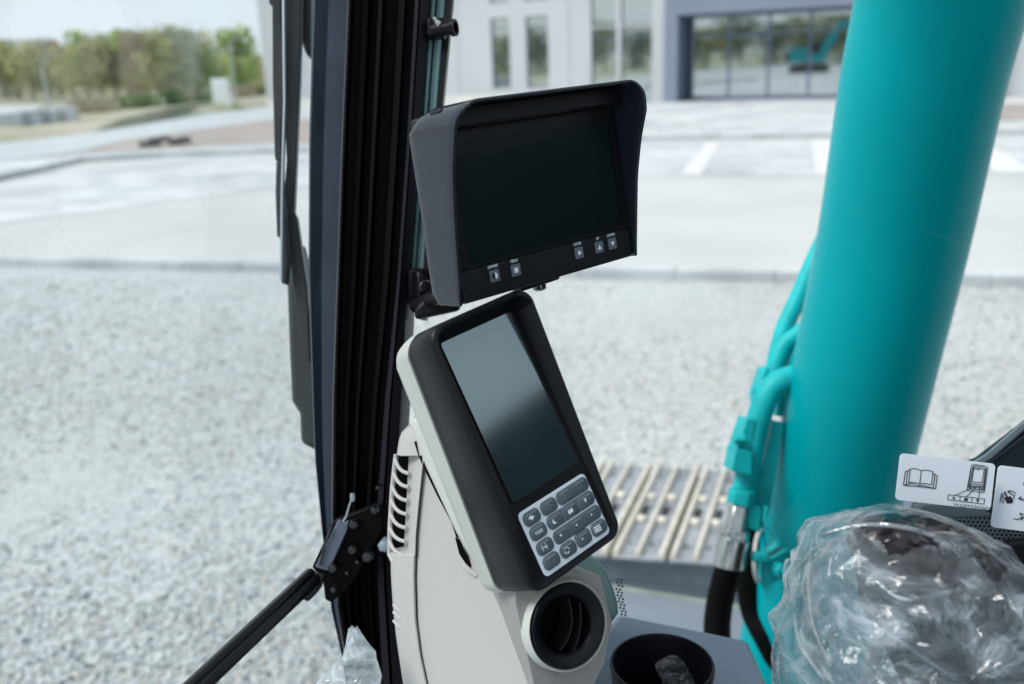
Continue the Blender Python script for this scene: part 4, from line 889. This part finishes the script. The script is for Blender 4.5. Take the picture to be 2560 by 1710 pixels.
# ------------------------------------------------------------------ crawler track
TZ = .74
ta, tb_ = gp(1578, 1379, TZ), gp(1774, 1392, TZ); tf = gp(1681, 1158, TZ)
td = (tb_-ta).normalized(); tw = (tf-ta).normalized(); TWL = (tf-ta).length*1.0
pitch = (gp(1723, 1388, TZ)-gp(1578, 1379, TZ)).length
tr = empty('crawler_track', ta-V(0, 0, .4), 'steel crawler track with pale worn triple grouser bars on the ground side of the cab', 'track')
o0 = gp(1667, 1384, TZ)
for k in range(-4, 5):
    s0 = o0+td*pitch*k
    if k > 2: zz = -.06*(k-2)**1.5
    else: zz = 0
    s0 = s0+V(0, 0, zz-.022)
    b = MB(); b.prism([s0+td*.006, s0+td*(pitch-.006), s0+td*(pitch-.006)+tw*TWL, s0+td*.006+tw*TWL], V(0, 0, -.012)); so = b.build('track_shoe', m_iron, tr, bevel=.003)
    for t in (.03, .42, .83):
        c = s0+td*pitch*t; g_ = MB(); hw = td*(.012 if t != .42 else .010)
        g_.prism([c+tw*.0-hw+td*.012, c+hw*1.3+td*.012, c+hw*.7+td*.012+V(0, 0, .024), c-hw*.4+td*.012+V(0, 0, .024)], tw*TWL); g_.build('grouser', m_grouser, so, bevel=.003)
    for t in (.25, .64):
        for wv, r in ((.13, .008), (.87, .008)):
            c = s0+td*pitch*t+tw*TWL*wv; h_ = MB(); h_.lathe(c, (0, 0, 1), [(.0001, .0012), (r, .0012), (r, .0004)], 12, False); h_.build('hole', m_ink, so, smooth=0)
        c = s0+td*pitch*t+tw*TWL*.47+V(0, 0, .0012); h_ = MB()
        h_.prism([c-td*.012-tw*.035, c+td*.012-tw*.035, c+td*.012+tw*.035, c-td*.012+tw*.035], V(0, 0, .0006)); h_.build('slot', m_ink, so, smooth=0)
    for t in (.25, .64):
        for wv in (.37, .62):
            c = s0+td*pitch*t+tw*TWL*wv; q = MB(); q.lathe(c, (0, 0, 1), [(.019, 0), (.019, .008), (.015, .014), (.0001, .015)], 8); q.build('bolt', m_grouser, so, bevel=.001)
b = MB(); s0 = o0-td*pitch*3.8-V(0, 0, .036)
b.prism([s0+tw*.03, s0+td*pitch*8+tw*.03, s0+td*pitch*8+tw*(TWL-.03), s0+tw*(TWL-.03)], V(0, 0, -.10)); b.build('track_link', mat('link_steel', srgb(92, 104, 116), .6, metal=.3, var=.25, vscale=7), tr, bevel=.01)
b = MB(); b.prism([s0+tw*.14-V(0, 0, .11), s0+td*pitch*8+tw*.14-V(0, 0, .11), s0+td*pitch*8+tw*(TWL-.1)-V(0, 0, .11), s0+tw*(TWL-.1)-V(0, 0, .11)], V(0, 0, -.5)); b.build('track_frame', m_gpanel, tr, bevel=.01)
# body deck between the track and the cab
dk = empty('machine_deck', at(1650, 1550, 1.6), 'grey blue steel deck plate below the sill beside the track', 'deck plate')
b = MB(); b.prism([at(1380, 1480, 2.1), at(1500, 1462, 2.15), at(1850, 1520, 2.15), at(2000, 1560, 2.1), at(2100, 1900, 1.45), at(1300, 1900, 1.45)], V(0, 0, -.05)); b.build('deck_plate', m_gpanel, dk, bevel=.01)
b = MB(); b.prism([at(1420, 1472, 2.17), at(1500, 1455, 2.2), at(1850, 1512, 2.2), at(1848, 1524, 2.15), at(1500, 1470, 2.15), at(1420, 1486, 2.13)], V(0, 0, -.03)); b.build('deck_edge', mat('mossy_rubber', srgb(118, 128, 118), .8, var=.2, vscale=20), dk)
# ------------------------------------------------------------------ right side: dark side panel, speaker mesh
sp_ = empty('side_cover', at(2500, 1500, .95), 'black cab side cover with grey edging and a honeycomb mesh strip at the lower right', 'cover')
b = MB(); b.prism([at(x, y, .98) for x, y in ((2310, 1265), (2432, 1166), (2470, 1150), (2640, 1020), (2760, 960), (2760, 1420), (2300, 1420), (2280, 1320))], F*.03); b.build('cover_panel', mat('gloss_black_panel', (.012, .018, .024), .22, spec=.55, var=.2, vscale=4), sp_, bevel=.004)
b = MB(); b.loft([[at(x-16, y-14, .975), at(x, y, .975), at(x, y, .99), at(x-16, y-14, .99)] for x, y in ((2300, 1278), (2440, 1172), (2480, 1148), (2560, 1078), (2660, 1010), (2770, 955))]); b.build('edge_trim', mat('grey_edge', srgb(96, 112, 120), .5), sp_, bevel=.002)
b = MB(); b.prism([at(x, y, .958) for x, y in ((2300, 1262), (2420, 1258), (2480, 1285), (2480, 1292), (2300, 1300))], F*.01); b.build('ledge', mat('ledge_grey', srgb(70, 84, 90), .5), sp_, bevel=.002)
# honeycomb sheet as real holes
o = at(2380, 1288, .95); mesh = MB(); px_ = .95/FPX; cell = 11.2*px_
eu = (at(2560, 1296, .95)-at(2380, 1288, .95)).normalized(); ev = (eu.cross(F)).normalized(); 
if ev.z > 0: ev = -ev
ni, nj = 34, 15
for j in range(nj):
    for i in range(ni):
        c = o-eu*.03+eu*cell*(i+.5*(j % 2))+ev*cell*.87*(j+.5)
        r1 = [c+(eu*math.cos(math.radians(60*k+30))+ev*math.sin(math.radians(60*k+30)))*cell*.577 for k in range(6)]
        r2 = [c+(eu*math.cos(math.radians(60*k+30))+ev*math.sin(math.radians(60*k+30)))*cell*.40 for k in range(6)]
        mesh.loft([r1, r2, [p+F*.0015 for p in r2]], True, False)
mesh.build('speaker_mesh', mat('mesh_grey', srgb(64, 74, 84), .45), sp_, smooth=0)
b = MB(); b.prism([at(x, y, .965) for x, y in ((2340, 1282), (2780, 1300), (2780, 1800), (2340, 1800))], F*.01); b.build('mesh_backing', m_rubber, sp_, smooth=0)
b = MB(); cc = [(2476+0, 1440), (2480, 1400), (2498, 1372), (2530, 1356), (2580, 1350), (2780, 1345), (2780, 1760), (2450, 1760)]
b.prism([at(x, y, .93) for x, y in cc], F*.015); b.build('black_boss', m_black, sp_, bevel=.003)
# ------------------------------------------------------------------ stickers on the side window
s4 = lambda x, y: (2200+x*.2359, 1030+y*.2359)
def stick(corners, d, lab):
    P = [at(x, y, d) for x, y in corners]; fr = Fr(P[3], P[0+1]-P[0], P[0]-P[3])
    q = [fr.hit(2, 0, *c) for c in corners]; w_, h_ = (q[1][0]+q[2][0]-q[0][0]-q[3][0])/2, (q[0][1]+q[1][1]-q[2][1]-q[3][1])/2
    cx, cy = sum(p[0] for p in q)/4, sum(p[1] for p in q)/4
    rt = empty('sticker', fr.P(cx, cy), lab, 'sticker', 'instruction stickers on the window')
    b = MB(); b.prism([fr.P(u, v, -.0006) for u, v in rrect(cx-w_/2, cx+w_/2, cy-h_/2, cy+h_/2, .0032)], fr.n*.0005); b.build('label_sheet', m_sticker, rt, smooth=0)
    return rt, fr
s1, f1 = stick([(2253, 1133), (2492, 1160), (2473, 1279), (2236, 1246)], .72, 'white instruction sticker with an open book and a handheld display drawing')
ink = MB()
book = [[(268, 632), (312, 612), (318, 606), (350, 598), (395, 604), (436, 620), (470, 614), (515, 616), (560, 632), (545, 772), (500, 760), (455, 755), (420, 762), (390, 750), (340, 742), (302, 746), (318, 606)], [(436, 620), (420, 762)],
        [(290, 626), (276, 772), (315, 758), (360, 762), (415, 780), (455, 778), (510, 790), (563, 806), (582, 660), (562, 652)], [(266, 634), (248, 772), (276, 772)], [(582, 660), (606, 676), (588, 812), (563, 806)], [(250, 776), (420, 790), (588, 812)]]
strokes(ink, f1, 0, book, s4, .0005)
dev = [[(968, 566), (1000, 556), (1110, 570), (1140, 588), (1106, 840), (1080, 852), (930, 832), (922, 812), (968, 566)], [(985, 580), (1000, 572), (1100, 584), (1118, 598), (1088, 830), (945, 812), (985, 580)], [(992, 590), (1105, 606), (1080, 750), (972, 738), (992, 590)], [(966, 758), (1080, 772), (1072, 828), (955, 812), (966, 758)]]
strokes(ink, f1, 0, dev, s4, .00045)
strokes(ink, f1, 0, [[(965, 600), (935, 800)], [(1128, 600), (1098, 826)], [(792, 882), (935, 820), (1000, 782)], [(916, 896), (1000, 815), (1035, 778)], [(1046, 910), (1052, 842), (1056, 790)]], s4, .0004)
strokes(ink, f1, 0, [[(722, 876), (1108, 920), (1100, 975), (715, 928), (722, 876)], [(850, 892), (843, 944)], [(975, 905), (968, 960)], [(975, 800), (1000, 790), (1000, 806), (1025, 786), (1036, 810), (1060, 790), (1066, 812)], [(968, 780), (1070, 790)]], s4, .0004)
for f in ([(768, 905), (780, 892), (786, 910), (802, 922), (772, 924)], [(888, 938), (894, 912), (904, 906), (910, 920), (920, 908), (930, 920), (928, 942)], [(1018, 920), (1050, 924), (1032, 966)], [(990, 588), (1010, 590), (1006, 606), (988, 604)], [(1030, 592), (1052, 594), (1048, 610), (1026, 608)]): fill(ink, f1, 0, f, s4)
ink.build('pictogram', m_ink, s1, smooth=0)
h1 = f1.hit(2, 0, *s4(975, 1008)); text('YN20T03026P1', 'lettering', mat('grey_ink', srgb(70, 76, 84), .5), s1, f1.P(h1[0], h1[1]-.001, 0), f1.u, f1.v, .0036, 1.25)
s2, f2 = stick([(2499, 1163), (2760, 1196), (2738, 1352), (2474, 1316)], .735, 'pale blue instruction sticker with lever arrows cut by the right edge of the view')
ink = MB()
fill(ink, f2, 0, [(1308, 848), (1326, 842), (1356, 900), (1376, 890), (1398, 908), (1412, 946), (1396, 966), (1345, 970), (1330, 940), (1312, 905), (1338, 902)], s4)
strokes(ink, f2, 0, [[(1288, 862), (1270, 960)], [(1385, 872), (1424, 880), (1416, 920)], [(1440, 862), (1410, 842), (1375, 838), (1350, 850)], [(1378, 828), (1350, 850), (1390, 862)], [(1570, 925), (1466, 916)], [(1495, 895), (1466, 916), (1520, 942)], [(1420, 1132), (1460, 1138), (1510, 1122)], [(1485, 1112), (1512, 1122), (1500, 1145)], [(1478, 1076), (1580, 1092)], [(1480, 1072), (1540, 1140)]], s4, .0006)
strokes(ink, f2, 0, [[(1292+0-k*0, 868+k*13), (1312, 870+k*13)] for k in range(8)], s4, .0004)
fill(ink, f2, 0, [(1525, 735), (1560, 690), (1560, 775), (1516, 768)], s4); fill(ink, f2, 0, [(1480, 1066), (1500, 1078), (1486, 1092)], s4)
ink.build('pictogram', mat('violet_ink', (.012, .010, .03), .5), s2, smooth=0)
# clear side window pane (behind the stickers)
b = MB(); b.add([at(1095, -200, 1.0), at(3000, -200, .80), at(3000, 1700, .80), at(1300, 1640, 1.0)], [(0, 1, 2, 3)])
# ------------------------------------------------------------------ control lever under film
lv = empty('control_lever', at(2300, 1850, .66), 'dark joystick control lever wrapped in clear crumpled plastic film', 'lever')
pts = [(2215, 1330, .66), (2235, 1350, .655), (2270, 1400, .65), (2330, 1480, .65), (2400, 1570, .65), (2500, 1680, .65), (2620, 1820, .65)]
b = MB(); sp2 = smooth_path([at(*p) for p in pts], 6); n = len(sp2)
b.tube(sp2, [lerp(.012, .031, min(1, (i/6)**.7)) if i < 6 else .033+.0012*(i-6)+.002*math.sin(i*.5) for i in range(n)], 32); b.build('grip', m_black, lv, smooth=60)
for x, y in ((2230, 1375), (2300, 1362), (2270, 1400)):
    b = MB(); b.lathe(at(x, y, .612), -F+U*.6, [(.007, -.02), (.007, .004), (.0001, .006)], 20); b.build('button', m_black, lv, bevel=.001)
def film_mat(name, white, sheen=.16, body=.06):
    m = bpy.data.materials.new(name); m.use_nodes = True; t = m.node_tree; t.nodes.clear(); N = t.nodes.new; K = t.links.new
    o = N('ShaderNodeOutputMaterial'); tr_ = N('ShaderNodeBsdfTransparent'); tr_.inputs[0].default_value = (.93, .96, .97, 1)
    gl = N('ShaderNodeBsdfGlossy'); gl.inputs['Roughness'].default_value = .13
    df = N('ShaderNodeBsdfDiffuse'); df.inputs[0].default_value = (*white, 1); tl_ = N('ShaderNodeBsdfTranslucent'); tl_.inputs[0].default_value = (*white, 1)
    md = N('ShaderNodeMixShader'); K(df.outputs[0], md.inputs[1]); K(tl_.outputs[0], md.inputs[2]); md.inputs[0].default_value = .5
    tcn = N('ShaderNodeTexCoord'); mp_ = N('ShaderNodeMapping'); mp_.inputs['Scale'].default_value = (1, 1, 2.2); mp_.inputs['Rotation'].default_value = (.5, .7, .3); K(tcn.outputs['Object'], mp_.inputs[0])
    n1 = N('ShaderNodeTexNoise'); n1.inputs['Scale'].default_value = 16; n1.inputs['Detail'].default_value = 7; n1.inputs['Distortion'].default_value = 2.2
    K(mp_.outputs[0], n1.inputs['Vector'])
    r1 = N('ShaderNodeValToRGB'); e0, e1_ = r1.color_ramp.elements; e0.position = .42; e0.color = (body*.45,)*3+(1,); e1_.position = .66; e1_.color = (min(1, body*3.6),)*3+(1,); e = r1.color_ramp.elements.new(.56); e.color = (body*1.2,)*3+(1,)  # whiter streaks in the body colour stand for highlights on the film
    K(n1.outputs['Fac'], r1.inputs['Fac'])
    n2 = N('ShaderNodeTexNoise'); n2.inputs['Scale'].default_value = 55; n2.inputs['Detail'].default_value = 2.5; n2.inputs['Distortion'].default_value = 1.5; K(mp_.outputs[0], n2.inputs['Vector'])
    bp2 = N('ShaderNodeBump'); bp2.inputs['Strength'].default_value = .55; bp2.inputs['Distance'].default_value = .0022; K(n2.outputs['Fac'], bp2.inputs['Height'])
    K(bp2.outputs[0], gl.inputs['Normal'])
    lw = N('ShaderNodeFresnel'); lw.inputs[0].default_value = 1.33; K(bp2.outputs[0], lw.inputs['Normal'])
    fm = N('ShaderNodeMath'); fm.operation = 'MULTIPLY_ADD'; fm.inputs[1].default_value = .9; fm.inputs[2].default_value = sheen*.25; K(lw.outputs[0], fm.inputs[0])
    mn = N('ShaderNodeMath'); mn.operation = 'MINIMUM'; mn.inputs[1].default_value = .30; K(fm.outputs[0], mn.inputs[0])
    m1 = N('ShaderNodeMixShader'); K(r1.outputs[0], m1.inputs[0]); K(tr_.outputs[0], m1.inputs[1]); K(md.outputs[0], m1.inputs[2])
    m2 = N('ShaderNodeMixShader'); K(mn.outputs[0], m2.inputs[0]); K(m1.outputs[0], m2.inputs[1]); K(gl.outputs[0], m2.inputs[2])
    K(m2.outputs[0], o.inputs[0]); return m
m_film = film_mat('clear_film', (.82, .92, 1), .10, .15)
m_film2 = film_mat('milky_film', (.88, .95, .98), .15, .42)
def bag(name, outline, cx, cy, d, depth_r, m, seed, parent=None, res=120, lump=.09, folds=26, jit=.5):
    # closed crumpled skin: silhouette radii around its centre, bulging towards and away from the view, in flat creased facets
    pol = []
    for x, y in outline:
        pol.append((math.atan2(y-cy, x-cx) % (2*math.pi), math.hypot(x-cx, y-cy)))
    pol.sort(); pol = [(pol[-1][0]-2*math.pi, pol[-1][1])]+pol+[(pol[0][0]+2*math.pi, pol[0][1])]
    rg = np.random.RandomState(seed); planes = [(Vector(rg.randn(3)).normalized(), rg.uniform(-.8, .8), rg.uniform(-1, 1), rg.uniform(.03, .14)) for _ in range(folds)]
    c0 = at(cx, cy, d); k = d/FPX; nr = res//2; pts = []; fs = []
    for i in range(1, nr):
        for j in range(res):
            sil = abs(math.sin(math.pi*i/nr))**8
            ph = math.pi*(i+jit*rg.uniform(-.5, .5)*(1-sil))/nr; th = 2*math.pi*(j+.5*(i % 2)+jit*rg.uniform(-.5, .5)*(1-.7*sil))/res
            rr = interp(th % (2*math.pi), pol)*k
            q = Vector((math.cos(th)*math.sin(ph), math.sin(th)*math.sin(ph), -math.cos(ph)))
            f = lump*.5*noise.fractal(q*2.6+V(seed, 0, 0), 1, 2, 3)+rg.uniform(-1, 1)*lump*.16
            for nv, cc_, am, wd in planes: f += am*lump*.45*max(0, 1-abs(q.dot(nv)-cc_)/wd)
            s_ = 1+f*(1-.8*sil); shp = math.sin(ph)**.75
            pts.append(c0+R*math.cos(th)*rr*shp*s_-U*math.sin(th)*rr*shp*s_+F*(-math.cos(ph))*depth_r*s_)
    for i in range(nr-2):
        for j in range(res):
            a, b_, c, e = i*res+j, i*res+(j+1) % res, (i+1)*res+j, (i+1)*res+(j+1) % res
            fs += [(a, b_, c), (b_, e, c)] if i % 2 == 0 else [(a, b_, e), (a, e, c)]
    n0 = len(pts); pts += [sum(pts[:res], Vector())/res, sum(pts[-res:], Vector())/res]
    for j in range(res): fs += [(n0, (j+1) % res, j), (n0+1, n0-res+j, n0-res+(j+1) % res)]
    b = MB(); b.add(pts, fs)
    return b.build(name, m, parent, smooth=24, recalc=True)
OUT = [(1985, 1440), (1978, 1470), (1984, 1505), (1972, 1545), (1950, 1580), (1949, 1650), (1952, 1760), (2000, 1880), (2200, 1930), (2500, 1920), (2660, 1800), (2680, 1600), (2600, 1470), (2545, 1425), (2517, 1400), (2490, 1362), (2430, 1322), (2370, 1296), (2290, 1274), (2235, 1270), (2180, 1280), (2110, 1308), (2058, 1322), (2030, 1370)]
m_foil = mat('dark_glossy_wrap', (.010, .006, .008), .22, spec=.5, var=.4, vscale=25, bump=.6, bscale=70)
bag('head', [(2120, 1335), (2170, 1298), (2260, 1286), (2350, 1300), (2440, 1345), (2500, 1420), (2500, 1500), (2400, 1520), (2290, 1516), (2190, 1480), (2140, 1400)], 2300, 1400, .625, .045, m_foil, 41, lv, 40, .16, 20, .9)
bg1 = bag('plastic_bag', OUT, 2270, 1590, .64, .085, m_film, 4, None, 84, .11, 40, .9)
tag(bg1, 'clear crumpled plastic bag bulging over the joystick at the lower right', 'plastic bag')
IN = [(2040, 1440), (2030, 1560), (2060, 1700), (2200, 1830), (2500, 1800), (2560, 1640), (2500, 1450), (2440, 1370), (2330, 1320), (2200, 1312), (2100, 1350)]
inner_ = bag('film_layer', IN, 2270, 1560, .64, .065, m_film, 11, bg1, 54, .17, 34, .9)
m_fold = film_mat('fold_film', (.8, .84, .9), .6, .3)
# long creases in the film
for i, pl_ in enumerate(([(2055, 1335), (2150, 1312), (2260, 1318), (2350, 1348), (2410, 1400)], [(2030, 1345), (2020, 1450), (2032, 1560), (2070, 1650)], [(2190, 1452), (2260, 1498), (2380, 1478), (2500, 1440)], [(2410, 1480), (2430, 1580), (2450, 1640)], [(2370, 1575), (2430, 1630), (2520, 1700)], [(1985, 1530), (2000, 1610), (2060, 1700)], [(2150, 1540), (2260, 1610), (2390, 1700)])):
    q = MB(); ps_ = smooth_path([at(x, y, .565+abs(x-2270)*.00012) for x, y in pl_], 6); n = len(ps_)
    q.tube(ps_, [.0012*math.sin(math.pi*(k+.3)/(n+.3)) + .0002 for k in range(n)], 6); q.build('crease', m_fold, bg1)
OUT2 = [(872, 1566), (882, 1562), (897, 1573), (903, 1602), (925, 1618), (938, 1632), (942, 1660), (948, 1720), (940, 1800), (860, 1850), (770, 1800), (790, 1715), (830, 1668), (862, 1640), (868, 1600)]
bg2 = bag('plastic_bag', OUT2, 880, 1690, .80, .022, m_film2, 21, None, 34, .16, 14, .9)
tag(bg2, 'small milky plastic bag tip standing at the foot of the pillar', 'plastic bag')
fl = bag('crumpled_film', [(1640, 1660), (1690, 1640), (1720, 1680), (1745, 1730), (1690, 1760), (1660, 1700)], 1690, 1700, .835, .010, m_film, 31, None, 40, .35, 16, .9)
tag(fl, 'crumpled clear film scrap lying in the black cup holder', 'film scrap')
